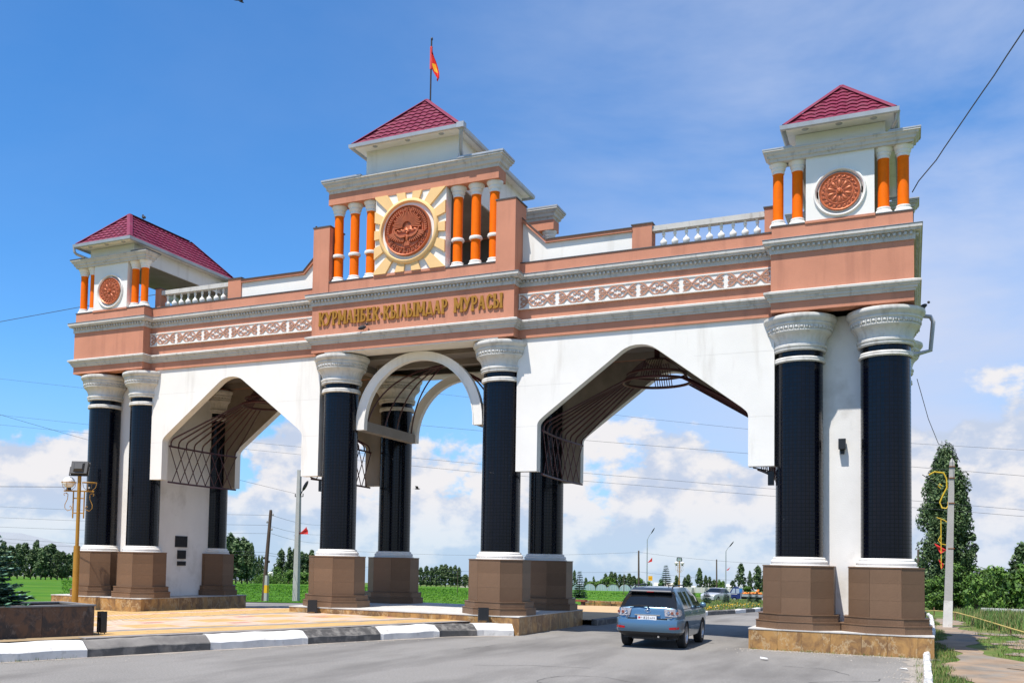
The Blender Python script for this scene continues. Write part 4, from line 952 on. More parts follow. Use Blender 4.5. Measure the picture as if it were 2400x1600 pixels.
# ================================================================ VEGETATION
def leafmat(name, c, v=.35):
    m = mat(name, c, 0.6, v, 0.9, 0, 1, spec=0.25, objrand=.12); return m
LP = [leafmat('poplar_leaf', (0.065, 0.108, 0.036)), leafmat('poplar_leaf_light', (0.125, 0.18, 0.075)), leafmat('poplar_leaf_dark', (0.030, 0.055, 0.020))]
LB = [leafmat('broad_leaf', (0.07, 0.145, 0.022)), leafmat('broad_leaf_light', (0.12, 0.215, 0.035)), leafmat('broad_leaf_dark', (0.03, 0.065, 0.014))]
LF = [leafmat('spruce_needle', (0.085, 0.18, 0.11)), leafmat('spruce_needle_light', (0.20, 0.33, 0.24)), leafmat('spruce_needle_dark', (0.035, 0.085, 0.052))]
BARK = mat('bark', (0.11, 0.085, 0.062), 0.95, 0.3, 4.0, 0.6, 20)
def crown_mesh(kind, h, w, n, leaf, seed, mats, z0=.12, nl=0):
    rd = random.Random(seed); mb = MB(); lumps = []
    for i in range(nl or (120 if kind == 'p' else 34)):
        tz = rd.uniform(0, 1) ** (.9 if kind == 'p' else .8)
        rad = (sin(pi * min(1, tz * .80 + .19)) ** .62 * (1.12 - .30 * tz) if kind == 'p' else sqrt(max(0, 1 - (tz * 1.75 - .8) ** 2)) if tz < .99 else .2) * w / 2
        a = rd.uniform(0, 2 * pi); q = rd.uniform(.2, 1.0) * (1.05 if rd.random() < .12 else 1)
        lumps.append((rad * q * cos(a), rad * q * sin(a), h * (z0 + (1 - z0) * tz * .97), (rd.uniform(.055, .15) if kind == 'p' else rd.uniform(.10, .2)) * w * (1.0 if kind == 'p' else 1.25), rd.uniform(1.2, 2.6) if kind == 'p' else rd.uniform(.6, 1.0)))
    for i in range(n):
        lx, ly, lz, lr, el = lumps[rd.randrange(len(lumps))]
        while True:
            d = Vector((rd.uniform(-1, 1), rd.uniform(-1, 1), rd.uniform(-1, 1)))
            if .1 < d.length < 1: break
        d = d.normalized() * (d.length ** .35)
        p = Vector((lx + d.x * lr, ly + d.y * lr, lz + d.z * lr * el)); s = leaf * rd.uniform(.55, 1.3)
        nn = (d + Vector((rd.uniform(-.7, .7), rd.uniform(-.7, .7), rd.uniform(-.3, .9)))).normalized(); u = nn.orthogonal().normalized(); u = (Matrix.Rotation(rd.uniform(0, 6.3), 3, nn) @ u); v = nn.cross(u)
        mb.add([p - u * s, p - v * s * .55, p + u * s, p + v * s * .55], [(0, 1, 2, 3)], rd.choices((0, 1, 2), (5, 3, 2))[0])
    return mb.mesh('crown', mats)
def trunk_mesh(h, r, w, seed, kind='p'):
    rd = random.Random(seed); mb = MB(); mb.tube([(0, 0, -.4), (.02 * w, 0, h * .3), (-.01 * w, .01 * w, h * .6), (0, 0, h * .92)], r, 7, r2=r * .2)
    for i in range(9):
        z = h * rd.uniform(.15, .7); a = rd.uniform(0, 6.3); ln = w * rd.uniform(.25, .45)
        mb.tube([(0, 0, z), (cos(a) * ln * .5, sin(a) * ln * .5, z + ln * (.9 if kind == 'p' else .5)), (cos(a) * ln, sin(a) * ln, z + ln * (2.0 if kind == 'p' else .9))], r * .35, 4, r2=r * .08)
    return mb.mesh('trunk', BARK, 60)
PROTO = {'p': [], 'r': []}
for k in range(4):
    PROTO['p'].append((crown_mesh('p', 10, 3.2, 2600, .30, 20 + k, LP), trunk_mesh(10, .16, 3.2, k)))
    PROTO['r'].append((crown_mesh('r', 5, 5, 2200, .30, 40 + k, LB), trunk_mesh(5, .14, 5, 9 + k, 'r')))
TREES = [(-226.7, 182.6, -6.16, 10.8, 3.4, 'p'), (-217.9, 177.4, -5.95, 9.4, 3.9, 'p'), (-235.2, 195.6, -6.53, 10.9, 3.6, 'p'), (-242.0, 204.6, -6.79, 11.5, 3.7, 'p'), (-217.8, 185.0, -6.11, 8.8, 3.3, 'p'), (-230.8, 199.0, -6.55, 12.1, 3.3, 'p'), (-204.9, 176.9, -5.8, 8.9, 3.2, 'p'), (-207.7, 181.2, -5.92, 9.6, 3.2, 'p'), (-235.6, 209.9, -6.83, 11.5, 5.5, 'p'), (-201.9, 180.1, -5.83, 8.2, 3.2, 'p'), (-204.6, 184.5, -5.95, 8.2, 2.9, 'p'), (-214.1, 196.2, -6.31, 7.9, 3.4, 'p'), (-223.6, 208.0, -6.66, 9.4, 3.5, 'p'), (-166.7, 211.4, -6.1, 13.9, 3.9, 'p'), (-171.6, 220.1, -6.34, 15.1, 4.4, 'p'), (-164.1, 213.3, -6.11, 13.4, 4.6, 'p'), (-169.8, 224.0, -6.4, 14.0, 4.4, 'p'), (-164.3, 219.3, -6.24, 12.5, 4.0, 'p'), (-160.5, 215.9, -6.13, 12.0, 2.1, 'p'), (-217.4, 298.2, -8.5, 10.1, 1.7, 'p'), (-216.5, 298.8, -8.5, 10.8, 1.6, 'p'), (-215.5, 299.5, -8.5, 10.6, 1.9, 'p'), (-199.5, 286.2, -8.05, 6.3, 4.0, 'r'), (-209.2, 303.8, -8.53, 13.5, 4.2, 'p'), (-203.8, 301.4, -8.42, 14.2, 3.2, 'p'), (-205.0, 306.6, -8.54, 13.6, 3.7, 'p'), (-189.6, 280.9, -7.82, 5.3, 3.9, 'r'), (-197.1, 299.8, -8.31, 12.4, 4.1, 'p'), (-196.7, 302.4, -8.36, 11.8, 4.1, 'p'), (-196.4, 306.2, -8.43, 13.2, 4.1, 'p'), (-183.4, 278.9, -7.71, 4.2, 6.8, 'r'), (-211.0, 290.4, -8.26, 2.3, 5.5, 'r'), (-208.8, 294.4, -8.32, 2.2, 5.1, 'r'),
 (-160.8, 331.8, -8.58, 7.7, 2.6, 'p'), (-158.7, 332.8, -8.58, 8.3, 2.7, 'p'), (-157.0, 333.6, -8.58, 7.7, 2.5, 'p'), (-155.2, 334.4, -8.57, 8.2, 3.0, 'p'), (-153.4, 335.3, -8.57, 8.8, 2.9, 'p'), (-151.8, 336.0, -8.57, 9.0, 3.0, 'p'), (-150.0, 336.8, -8.57, 8.3, 2.8, 'p'), (-148.3, 337.6, -8.56, 8.7, 2.8, 'p'), (-146.9, 338.2, -8.56, 8.0, 2.2, 'p'), (-144.5, 339.2, -8.56, 5.2, 3.3, 'p'),
 (-105.6, 359.0, -8.54, 7.8, 1.9, 'p'), (-101.3, 360.3, -8.52, 5.0, 1.5, 'p'), (-98.3, 361.1, -8.51, 5.5, 1.3, 'p'), (-93.8, 362.4, -8.49, 6.7, 2.3, 'p'), (-91.7, 363.0, -8.47, 7.5, 2.3, 'p'), (-90.3, 363.4, -8.47, 7.2, 2.3, 'p'), (-88.5, 363.8, -8.46, 6.6, 2.3, 'p'), (-86.9, 364.2, -8.45, 6.3, 2.6, 'p'), (-85.0, 364.7, -8.44, 6.9, 2.6, 'p'), (-83.2, 365.2, -8.43, 6.0, 2.6, 'p'), (-81.5, 365.6, -8.42, 5.5, 2.2, 'r'), (-80.4, 365.9, -8.41, 4.9, 2.2, 'r'), (-92.4, 362.8, -8.48, 5.0, 5.7, 'r'), (-96.3, 361.7, -8.5, 3.7, 4.2, 'r'), (-99.5, 360.8, -8.51, 3.6, 3.5, 'r'), (-77.6, 366.5, -8.39, 4.0, 2.2, 'r'), (-73.0, 367.6, -8.36, 4.5, 2.6, 'r'), (-67.4, 368.8, -8.33, 6.5, 2.2, 'p'), (-63.0, 369.7, -8.3, 7.0, 2.5, 'p'), (-64.3, 369.4, -8.31, 5.8, 1.8, 'p'), (-58.9, 370.4, -8.27, 9.4, 2.6, 'p'), (-56.6, 370.8, -8.25, 6.7, 1.8, 'p'), (-55.2, 371.1, -8.24, 6.3, 1.8, 'p'), (-53.5, 371.4, -8.23, 5.1, 2.5, 'p'), (-51.8, 371.7, -8.22, 4.7, 2.5, 'r'), (-50.1, 372.0, -8.2, 4.6, 2.1, 'r'), (-46.7, 372.5, -8.18, 5.0, 2.1, 'p'), (-43.8, 372.9, -8.15, 11.4, 3.6, 'p'), (-40.6, 373.4, -8.13, 8.6, 1.7, 'p'), (-37.7, 373.8, -8.1, 10.6, 3.7, 'p'), (-35.6, 374.0, -8.09, 8.5, 1.4, 'p'), (-51.1, 371.8, -8.21, 2.8, 4.2, 'r'), (-41.9, 373.2, -8.14, 3.0, 5.5, 'r'),
 (15.5, 112.1, -1.99, 5.2, 2.4, 'r'), (16.4, 61.6, -0.92, 1.9, 2.1, 'r'), (18.3, 68.0, -1.03, 3.3, 2.2, 'r'), (18.6, 56.0, -0.77, 2.5, 1.7, 'r'), (20.5, 71.9, -1.08, 3.6, 2.6, 'r'), (22.1, 77.8, -1.19, 3.5, 2.4, 'r'), (23.8, 83.7, -1.29, 6.2, 2.1, 'p'), (23.8, 76.7, -1.14, 4.3, 2.6, 'r'), (18.5, 72.0, -1.1, 4.1, 1.7, 'r')]
rd = random.Random(11)
def tree_zone(x, y, kd):
    if x > 10: return 'right', ('green broadleaf tree', 'slim poplar')[kd == 'p'], 'in the thicket right of the gate', 'trees right of the gate'
    if x < -200 and y < 215: return 'wind', 'dark poplar', 'in the windbreak row left of the gate', 'windbreak poplars left of the gate'
    if x < -159 and y < 226: return 'clump', 'dense tall poplar', 'in the clump beside the left arch pier', 'poplar clump beside the left pier'
    if x < -182: return 'pole' + kd, ('low rounded tree', 'poplar')[kd == 'p'], 'beyond the field around the white concrete pole', ('low trees', 'poplars')[kd == 'p'] + ' around the white concrete pole'
    if x < -140: return 'mid', 'slim poplar', 'in the row between the central columns', 'poplars seen between the central columns'
    if x < -76: return 'gh' + kd, ('rounded tree', 'poplar')[kd == 'p'], 'in the line behind the greenhouses', ('rounded trees', 'poplars')[kd == 'p'] + ' behind the greenhouses'
    if x < -52: return 'shed' + kd, ('small round tree', 'poplar')[kd == 'p'], 'behind the pale sheds right of the car', ('round trees', 'poplars')[kd == 'p'] + ' by the pale sheds'
    return 'truck' + kd, ('low bushy tree', 'tall poplar')[kd == 'p'], 'beyond the blue truck near the right columns', ('bushes', 'poplars')[kd == 'p'] + ' beyond the truck'
ORD = 'leftmost second third fourth fifth sixth seventh eighth ninth tenth eleventh twelfth thirteenth fourteenth'.split()
zones = {}
for i, t_ in enumerate(TREES):
    z_ = tree_zone(t_[0], t_[1], t_[5]); zones.setdefault(z_[0], []).append(((t_[0] - 14.33) / (t_[1] + 27.89), i))
TL = {}
for k_, l_ in zones.items():
    l_.sort()
    for j, (_, i) in enumerate(l_):
        z_ = tree_zone(TREES[i][0], TREES[i][1], TREES[i][5]); n_ = len(l_)
        w_ = 'the only' if n_ == 1 else 'rightmost' if j == n_ - 1 else ORD[j] + (' from left' if j else '')
        TL[i] = (('%s, %s, %s' % (z_[1], w_, z_[2])) if n_ > 1 else z_[1] + ' ' + z_[2], z_[3])
for i, (x, y, z, h, w, kd) in enumerate(TREES):
    cr, tr = PROTO[kd][rd.randrange(4)]; H0, W0 = (10, 3.2) if kd == 'p' else (5, 5); w = w * (1.25 if kd == 'p' else 1.15)
    lb, gp = TL[i]
    t = thing('poplar_tree' if kd == 'p' else 'broadleaf_tree', lb, 'tree', (x, y, z), rd.uniform(0, 6.3), gp, (w / W0, w / W0, h / H0)); put('crown', cr, t); put('trunk', tr, t)
t = thing('poplar_tree', 'very tall dense poplar standing behind the concrete pole right of the gate', 'tree', (16.95, 63.6, -.95), 0.4)
put('crown', crown_mesh('p', 12.8, 4.3, 60000, .12, 77, [LP[0], LP[2], LP[1]], .05, 420), t); put('trunk', trunk_mesh(12.8, .2, 3.3, 3), t)
for i, (x, y, z, h, w, lb) in enumerate(((17.3, 62.0, -.93, 3.6, 2.6, 'bright green shrub at the left foot of the very tall poplar'), (19.0, 62.5, -.9, 3.2, 2.6, 'bushy green tree just right of the very tall poplar'), (15.9, 60.6, -.9, 2.4, 1.7, 'low shrub between the gate corner and the concrete pole'))):
    t = thing('shrub', lb, 'shrub', (x, y, z), i); put('crown', crown_mesh('r', h, w, 3600, .10, 90 + i, LB, .03), t); put('trunk', trunk_mesh(h, .07, w, i, 'r'), t)
# spruces
def spruce_meshes(h, r, n_tier, seed, needle, dens):
    rd = random.Random(seed); mb = MB(); tr = MB(); tr.tube([(0, 0, -.1), (0, 0, h * .97)], h * .022, 6, r2=.006)
    for k in range(n_tier):
        tz = k / (n_tier - 1); z = h * (.06 + .90 * tz); rad = r * (1 - tz) ** .85 + .03 * r; nb = max(6, int(15 - 7 * tz))
        for j in range(nb):
            a = 2 * pi * (j + rd.random() * .7) / nb + k; L_ = rad * rd.uniform(.75, 1.12); up = .30 - .42 * (1 - tz)
            tip = Vector((cos(a) * L_, sin(a) * L_, z + up * L_ * .5)); b0 = Vector((0, 0, z)); mid = b0.lerp(tip, .55) - Vector((0, 0, .09 * L_))
            tr.tube([b0, mid, tip], h * .006, 3, r2=.002)
            m = max(6, int(dens * L_ / r))
            for i in range(m):
                s = (i + .5) / m * .92 + .08; p = b0 * (1 - s) ** 2 + mid * 2 * s * (1 - s) + tip * s * s
                side = Vector((-sin(a), cos(a), 0)); dirn = (tip - b0).normalized()
                for sg in (-1, 1):
                    ln = needle * rd.uniform(.7, 1.3) * (1.15 - .6 * s) * (L_ / r * .5 + .6); d = (side * sg * rd.uniform(.6, 1) + dirn * rd.uniform(.5, .9) + Vector((0, 0, rd.uniform(-.25, .35)))).normalized(); w_ = d.cross(Vector((rd.uniform(-.4, .4), rd.uniform(-.4, .4), 1))).normalized() * ln * .26
                    mb.add([p, p + d * ln * .5 - w_, p + d * ln, p + d * ln * .5 + w_], [(0, 1, 2, 3)], rd.choices((0, 1, 2), (5, 3 if s > .6 else 1, 3))[0])
    return mb.mesh('needle_crown', LF), tr.mesh('trunk', BARK)
def spruce(x, y, z, h, r, lb, me, grp=None, sc=1.0, rz=0.0):
    t = thing('spruce_tree', lb, 'spruce', (x, y, z), rz, grp, sc); put('needle_crown', me[0], t); put('trunk', me[1], t); return t
spruce(-3.46, -13.2, 1.0, 2.6, .95, 'blue green spruce in the brown marble planter at the left edge', spruce_meshes(2.2, 1.12, 20, 4, .22, 64), None, 1.04, .6)
sm_ = spruce_meshes(2.9, .85, 15, 8, .34, 16)
for x, y, z, h, lb in ((-16.87, 74.6, -1.55, 2.9, 'young spruce beside the green field seen left of the blue car'), (-2.98, 63.3, -1.0, 1.25, 'small dark spruce on the verge nearest the blue car mirror'), (1.38, 45.2, -.55, 1.25, 'small spruce on the verge left of the silver car'), (1.63, 52.1, -.69, 1.15, 'small spruce on the verge in front of the silver car'), (2.14, 61.3, -.88, 1.0, 'small dark spruce in front of the blue truck bed, the left of two'), (2.52, 62.5, -.9, .95, 'small dark spruce by the truck tail, next to the right columns')):
    spruce(x, y, z, h, 1, lb, sm_, 'young spruces along the verge', h / 2.9, x)
q = ( -33.2, 190.0, -4.2)
spruce(-38.2, 215.0, -4.75, 8, 1, 'dark spruce top rising above the car roof beside the round sign', sm_, None, 2.4, 1)
# grass tufts
def tufts(mb, n, fx, hlo, hhi, w, seed, nm=3, per=4):
    rd = random.Random(seed)
    for i in range(n):
        x, y, z, sc = fx(rd)
        for b in range(per):
            a = rd.uniform(0, 6.3); h = rd.uniform(hlo, hhi) * sc; l = rd.uniform(.1, .6) * h; bx_, by_ = x + rd.uniform(-.05, .05) * sc * 2, y + rd.uniform(-.05, .05) * sc * 2; ww = w * sc
            mb.add([(bx_ - ww * sin(a), by_ + ww * cos(a), z), (bx_ + ww * sin(a), by_ - ww * cos(a), z), (bx_ + l * cos(a), by_ + l * sin(a), z + h)], [(0, 1, 2)], rd.randrange(nm))
GB_ = [mat('grass_blade', (0.10, 0.19, 0.026), .7, .3, .7), mat('grass_blade_dry', (0.23, 0.20, 0.075), .8, .3, .7), mat('grass_blade_dark', (0.06, 0.13, 0.02), .7, .3, .7)]
gr = MB()
def gx1(rd):
    while True:
        y = -9 + 55 * rd.random() ** 1.6; x = rd.choice((rd.uniform(14.72, 15.35), rd.uniform(16.3, 22 + y * .15), rd.uniform(16.3, 22 + y * .15)))
        if not (pl_(y) + .05 < x < prr_(y) - .05): return x, y, zg(x, y) - .02, (1 + max(0, y) * .02) * (.8 if x < 17.6 + y * .0 else 1.0)
tufts(gr, 9000, gx1, .05, .13, .008, 1)
def gx2(rd):
    y = -6 + 52 * rd.random(); x = rd.uniform(17.9, 26 + y * .2) if y < 16 else rd.uniform(16.6, 26 + y * .2); return x, y, zg(x, y) - .02, 1 + max(0, y) * .015
tufts(gr, 13000, gx2, .12, .34, .014, 2)
def gx3(rd):
    y = rd.uniform(22.3, 80); x = rd.uniform(interp([(22, 4.6), (30, 1.0), (45, -3), (80, -9), (110, -17)], y), interp(KF, y) - .25); return x, y, zg(x, y) + .18, 1.3
tufts(gr, 3500, gx3, .05, .16, .02, 3)
def gx4(rd):   # weeds at the kerb and plinth foot
    k = rd.random()
    if k < .5: return rd.uniform(10.5, 14.9), -.11 - rd.random() * .04, 0, .7
    if k < .75: t = rd.uniform(-16, -12); x, y = st_xy(2.88, t); return x, y, 0, .7
    return 14.5 + rd.uniform(-.06, .02), rd.uniform(-8, -.3), 0, .7
tufts(gr, 260, gx4, .03, .12, .007, 4)
struct('grass', gr, GB_, kind='stuff')
fl_ = MB(); rd = random.Random(6)
FLM = [mat('yellow_petal', (0.75, 0.45, 0.02), .7, .1), mat('white_petal', (0.7, 0.65, 0.5), .7, .1)]
for i in range(170):
    y = 22.5 + 26 * rd.random() ** 1.5; x = interp(KF, y) - .3 - rd.random() * 2.2; z = zg(x, y) + .22 + rd.random() * .15; s = rd.uniform(.025, .045); fl_.ell((x, y, z), (s, s, s * .7), 5, 3, 0 if rd.random() < .8 else 1)
struct('verge_flowers', fl_, FLM, kind='stuff')
CG = [mat('crop_leaf', (0.085, 0.22, 0.016), .8, .2, .2, spec=.1), mat('crop_leaf_light', (0.12, 0.26, 0.025), .8, .2, .2, spec=.1), mat('crop_leaf_dark', (0.06, 0.17, 0.014), .7, .3, .2)]
cr = MB()
def gx5(rd):
    while True:
        d = 52 + 200 * rd.random() ** 1.8; a = rd.uniform(-.80, -.05) if rd.random() < .35 else rd.uniform(-.80, -.40); x = 14.3 + d * sin(a); y = -27.9 + d * cos(a)
        xb = -20.6 if y < 14 else min(-5, -22 + (y - 14) / .80) if y < 28.5 else -6.6 + (y - 28.5) * .05 if y < 60 else -5 - (y - 60) * .1
        if x < xb - .6: return x, y, zg(x, y) + .02, d / 60
tufts(cr, 16000, gx5, .015, .05, .06, 5)
struct('crop_plants', cr, CG, kind='stuff')
#PART4
# ================================================================ PLANTER AND STREET FURNITURE
pl = thing('planter', 'low planter clad in dark brown marble slabs beside the painted kerb at the left', 'planter')
q = MB(); core_ = [st_xy(1.80 - .03, -11.38), st_xy(.32, -11.38), st_xy(.32, -19), st_xy(1.77, -19)]
q.prism(core_[::-1] if sum(core_[i][0] * core_[(i + 1) % 4][1] - core_[(i + 1) % 4][0] * core_[i][1] for i in range(4)) < 0 else core_, .2, .86, axis='z'); mk('soil', q, mat('dark_soil', (.05, .04, .03), .95, .3, 5), pl)
ang = math.atan2(TD.y, TD.x); PM = BRNM
def wall_slab(s0, t0, s1, t1, z0, z1, m_, nm):
    a = Vector(st_xy(s0, t0)); b = Vector(st_xy(s1, t1)); ln = (b - a).length; q = MB(); q.box(.003, ln - .003, 0, .03, 0, z1 - z0); return put(nm, q.mesh(nm, m_), pl, (a.x, a.y, z0), math.atan2((b - a).y, (b - a).x))
for t0, t1 in ((-12.55, -11.35), (-13.75, -12.55), (-14.95, -13.75), (-16.15, -14.95), (-17.35, -16.15)): wall_slab(1.80, t0, 1.80, t1, .30, 1.0, PM, 'marble_slab')
wall_slab(1.80, -11.352, .30, -11.352, .30, 1.0, PM, 'marble_slab'); wall_slab(.30, -11.35, .30, -14.3, .2, 1.0, PM, 'marble_slab'); wall_slab(.30, -14.3, .30, -17.3, .2, 1.0, PM, 'marble_slab')
EDG = mat('grey_granite_edge', (.23, .215, .20), .5, .15, 8)
for (s0, t0, s1, t1) in ((1.83, -17.35, 1.83, -11.33), (.27, -11.33, .27, -17.35)):
    a = Vector(st_xy(s0, t0)); b = Vector(st_xy(s1, t1)); ln = (b - a).length; q = MB(); q.box(0, ln, 0, .16, 0, .035); mk('planter_edge', q, EDG, pl, None, (a.x, a.y, 1.0), math.atan2((b - a).y, (b - a).x))
q = MB(); q.box(0, 1.24, 0, .16, 0, .035); a = st_xy(1.67, -11.33); mk('planter_edge', q, EDG, pl, None, (a[0], a[1], 1.0), math.atan2(-SD.y, -SD.x))
def floodbox(x, y, z, rz, sc, lb):
    t = thing('floodlight_box', lb, 'floodlight', (x, y, z), rz, 'black floodlight boxes at the gate', sc)
    q = MB(); q.box(-.15, .15, -.10, .10, .06, .46); q.box(-.165, .165, -.135, -.1, .05, .47); q.box(-.165, .165, .1, .12, .05, .47); mk('case', q, DARK, t)
    for x_ in (-.155, .155):
        for i in range(5): q = MB(); q.box(x_ - .012, x_ + .012, -.08, .08, .10 + .075 * i, .13 + .075 * i); mk('cooling_fin', q, DARK, t)
    q = MB(); q.box(-.18, -.155, -.02, .02, 0, .27); q.box(.155, .18, -.02, .02, 0, .27); q.box(-.18, .18, -.03, .03, 0, .02); mk('bracket', q, CAP_METAL, t)
floodbox(-2.98, -.33, .365, .5, .9, 'black floodlight box on the paving before the left central pedestal')
floodbox(3.02, -.36, .365, .5, .9, 'black floodlight box on the paving before the right central pedestal')
a = st_xy(1.72, -11.12); floodbox(a[0], a[1], .345, 1.45, (.5, .55, 1.12), 'black floodlight box at the end of the brown marble planter')
OCH = mat('ochre_paint', (0.36, 0.185, 0.018), .5, .12, 3, .1, 40); GLOBE = mat('milky_globe', (.78, .78, .78), .25, .05, 2)
def lamp_post(x, y, z, rz, lb, missing, sc=1.0):
    t = thing('lamp_post', lb, 'lamp post', (x, y, z), rz, 'ochre twin lamp posts', sc)
    q = MB(); q.tube([(0, 0, -.1), (0, 0, 2.35)], .115, 10); q.tube([(0, 0, 2.35), (0, 0, 4.92)], .068, 10); mk('pole', q, OCH, t, 40)
    for s in (-1, 1):
        q = MB(); q.tube([(s * .20, 0, 3.35), (s * .20, 0, 4.32)], .028, 6); q.box(min(0, s * .20), max(0, s * .20), -.02, .02, 3.52, 3.56); q.box(min(0, s * .2), max(0, s * .2), -.02, .02, 4.06, 4.10); q.box(min(s * .08, s * .55), max(s * .08, s * .55), -.025, .025, 4.32, 4.37); mk('side_bracket', q, OCH, t)
        q = MB(); q.tube([(s * .5 + s * .05 * cos(a), 0, 4.22 + .05 * sin(a)) for a in [-1.2 + i * .5 for i in range(9)]] , .012, 4); q.tube([(s * .46, 0, 4.28), (s * .40, 0, 4.22), (s * .41, 0, 4.05), (s * .50, 0, 3.85), (s * .50, 0, 3.72), (s * .40, 0, 3.62), (s * .28, 0, 3.66), (s * .25, 0, 3.74), (s * .29, 0, 3.80), (s * .33, 0, 3.76)], .014, 4); mk('scroll', q, OCH, t)
        q = MB(); q.tube([(s * .38 + .26 * cos(a), .26 * sin(a), 4.66) for a in [2 * pi * i / 20 for i in range(20)]], .016, 5, closed=True)
        for a in (0, pi / 2, pi, 3 * pi / 2): q.tube([(s * .38 + .26 * cos(a), .26 * sin(a), 4.66), (s * .38 + .22 * cos(a), .22 * sin(a), 4.48), (s * .38 + .09 * cos(a), .09 * sin(a), 4.37)], .011, 4)
        mk('cage', q, OCH, t)
        q = MB(); q.lathe([(.09, 4.37), (.09, 4.45), (.05, 4.50), (0, 4.50)], 10, (s * .38, 0, 0)); mk('socket', q, DARK, t)
        if not (missing and s > 0): q = MB(); q.ell((s * .38, 0, 4.66), (.22, .22, .21), 16, 10); mk('globe', q, GLOBE, t, 60)
    M = T(0, .0, 5.18) @ RZ(pi) @ Matrix.Rotation(.35, 4, 'X')
    q = MB(); q.box(-.30, .30, -.06, .10, -.24, .24, 0, M); q.box(-.33, .33, -.10, -.06, -.27, .27, 0, M); q.add([(-.2, .1, -.18), (.2, .1, -.18), (.2, .1, .18), (-.2, .1, .18), (-.14, .2, -.1), (.14, .2, -.1), (.14, .2, .1), (-.14, .2, .1)], [(0, 1, 5, 4), (1, 2, 6, 5), (2, 3, 7, 6), (3, 0, 4, 7), (4, 5, 6, 7)], 0, M); mk('floodlight', q, mat('dark_grey_housing', (.05, .05, .052), .6), t)
    q = MB(); q.box(-.25, .25, -.108, -.10, -.2, .2, 0, M); mk('floodlight_glass', q, GLOBE, t)
    q = MB(); q.box(-.36, -.33, -.02, .02, -.30, .05, 0, M); q.box(.33, .36, -.02, .02, -.30, .05, 0, M); q.box(-.36, .36, -.02, .02, -.30, -.275, 0, M); mk('yoke', q, DARK, t)
    return t
lamp_post(-12.76, -.95, .06, .47, 'ochre twin lamp post with one globe missing in front of the left black columns', True)
lamp_post(-13.0, 106.6, -2.19, .15 + pi, 'ochre twin lamp post with two white globes beyond the blue car', False)
lamp_post(-40.6, 112.0, -2.55, .3 + pi, 'ochre twin lamp post nearly hidden behind a central back column', False)

# ---------------------------------------------------------------- poles and wires
CONC = mat('pole_concrete', (.39, .38, .36), .9, .12, 2.0, .3, 30); WOOD = mat('weathered_wood', (.085, .058, .042), .9, .3, 3.0, .4, 20); REDF = mat('red_pennant', (.55, .018, .015), .7, .1, 2.0); INS = mat('insulator', (.35, .34, .33), .4); STEEL = mat('grey_steel_pole', (.42, .43, .44), .5, .1, 2.0, metal=.3)
def pennant(par, pts, nm='pennant'):
    # thin cloth with folds: pts = list of (x,z) outline rows; given as base point, tip top, tip bottom
    (x0, z0), (x1, z1), (x2, z2) = pts; q = MB(); n = 6; vs = []
    for i in range(n + 1):
        s = i / n
        for j in range(5):
            t = j / 4; x = x0 + ((x1 + (x2 - x1) * t) - x0) * s; z = z0 + ((z1 + (z2 - z1) * t) - z0) * s; vs.append((x, .05 * sin(t * 7 + s * 4) * s, z))
    fs = [(i * 5 + j, (i + 1) * 5 + j, (i + 1) * 5 + j + 1, i * 5 + j + 1) for i in range(n) for j in range(4)]
    q.add(vs, fs); q.add([(a, b + .008, c) for a, b, c in vs], [f[::-1] for f in fs]); return mk(nm, q, REDF, par, 60)
p = thing('concrete_pole', 'white concrete pole with street lamp and red pennant seen through the left arch', 'pole', (-18.1, 21.9, -.45))
q = MB(); q.prism([(-.17, -.15), (.17, -.15), (.17, .15), (-.17, .15)], -.3, 0, axis='z'); q.add([(-.17, -.15, 0), (.17, -.15, 0), (.17, .15, 0), (-.17, .15, 0), (-.10, -.09, 7.8), (.10, -.09, 7.8), (.10, .09, 7.8), (-.10, .09, 7.8)], [(0, 1, 5, 4), (1, 2, 6, 5), (2, 3, 7, 6), (3, 0, 4, 7), (4, 5, 6, 7)]); mk('shaft', q, CONC, p)
q = MB(); q.tube([(.08, 0, 6.25), (.25, 0, 6.55)], .03, 6); q.ell((.44, 0, 6.85), (.11, .09, .36), 10, 6, 0, T(.44, 0, 6.85) @ Matrix.Rotation(.55, 4, 'Y') @ T(-.44, 0, -6.85)); mk('street_lamp', q, DARK, p, 60)
q = MB(); q.tube([(-.25, 0, 6.22), (.3, 0, 6.22)], .025, 5); q.lathe([(.03, 6.22), (.03, 6.4)], 6, (-.25, 0, 0)); q.lathe([(.03, 6.22), (.03, 6.4)], 6, (.3, 0, 0)); q.tube([(-.2, -.1, 3.88), (.55, -.1, 4.2)], .014, 4); mk('crossarm', q, DARK, p); pennant(p, ((.05, 3.98), (.62, 4.42), (.74, 3.98)))
def wood_pole(x, y, z, h, lean, lb, gp, stub=True, n_ins=5):
    p = thing('utility_pole', lb, 'utility pole', (x, y, z), 0, gp); q = MB(); q.tube([(0, 0, -.2), (lean * .5, 0, h * .5), (lean, 0, h - .12), (lean, 0, h)], .13 * h / 5.3, 8, r2=.075 * h / 5.3); mk('shaft', q, WOOD, p, 60)
    for k in range(n_ins):
        zz_ = h - .3 - .42 * k * h / 5.3 if k < 3 else h * .47 - .2 * (k - 3); s = 1 if k % 2 == 0 else -1; q = MB(); bx_ = lean * zz_ / h; q.tube([(bx_, 0, zz_), (bx_ + s * .17, 0, zz_ + .02)], .014, 4); q.lathe([(.04, zz_ - .05), (.055, zz_ + .02), (.03, zz_ + .09), (0, zz_ + .09)], 8, (bx_ + s * .18, 0, 0)); mk('insulator', q, INS if k < 3 else DARK, p)
    if stub:
        q = MB(); q.box(.10, .30, -.1, .1, -.2, 1.5); mk('concrete_stub', q, CONC, p); q = MB(); q.box(.097, .303, -.103, .103, .5, .95); mk('yellow_band', q, mat('yellow_paint', (.75, .42, .01), .6), p)
    return p
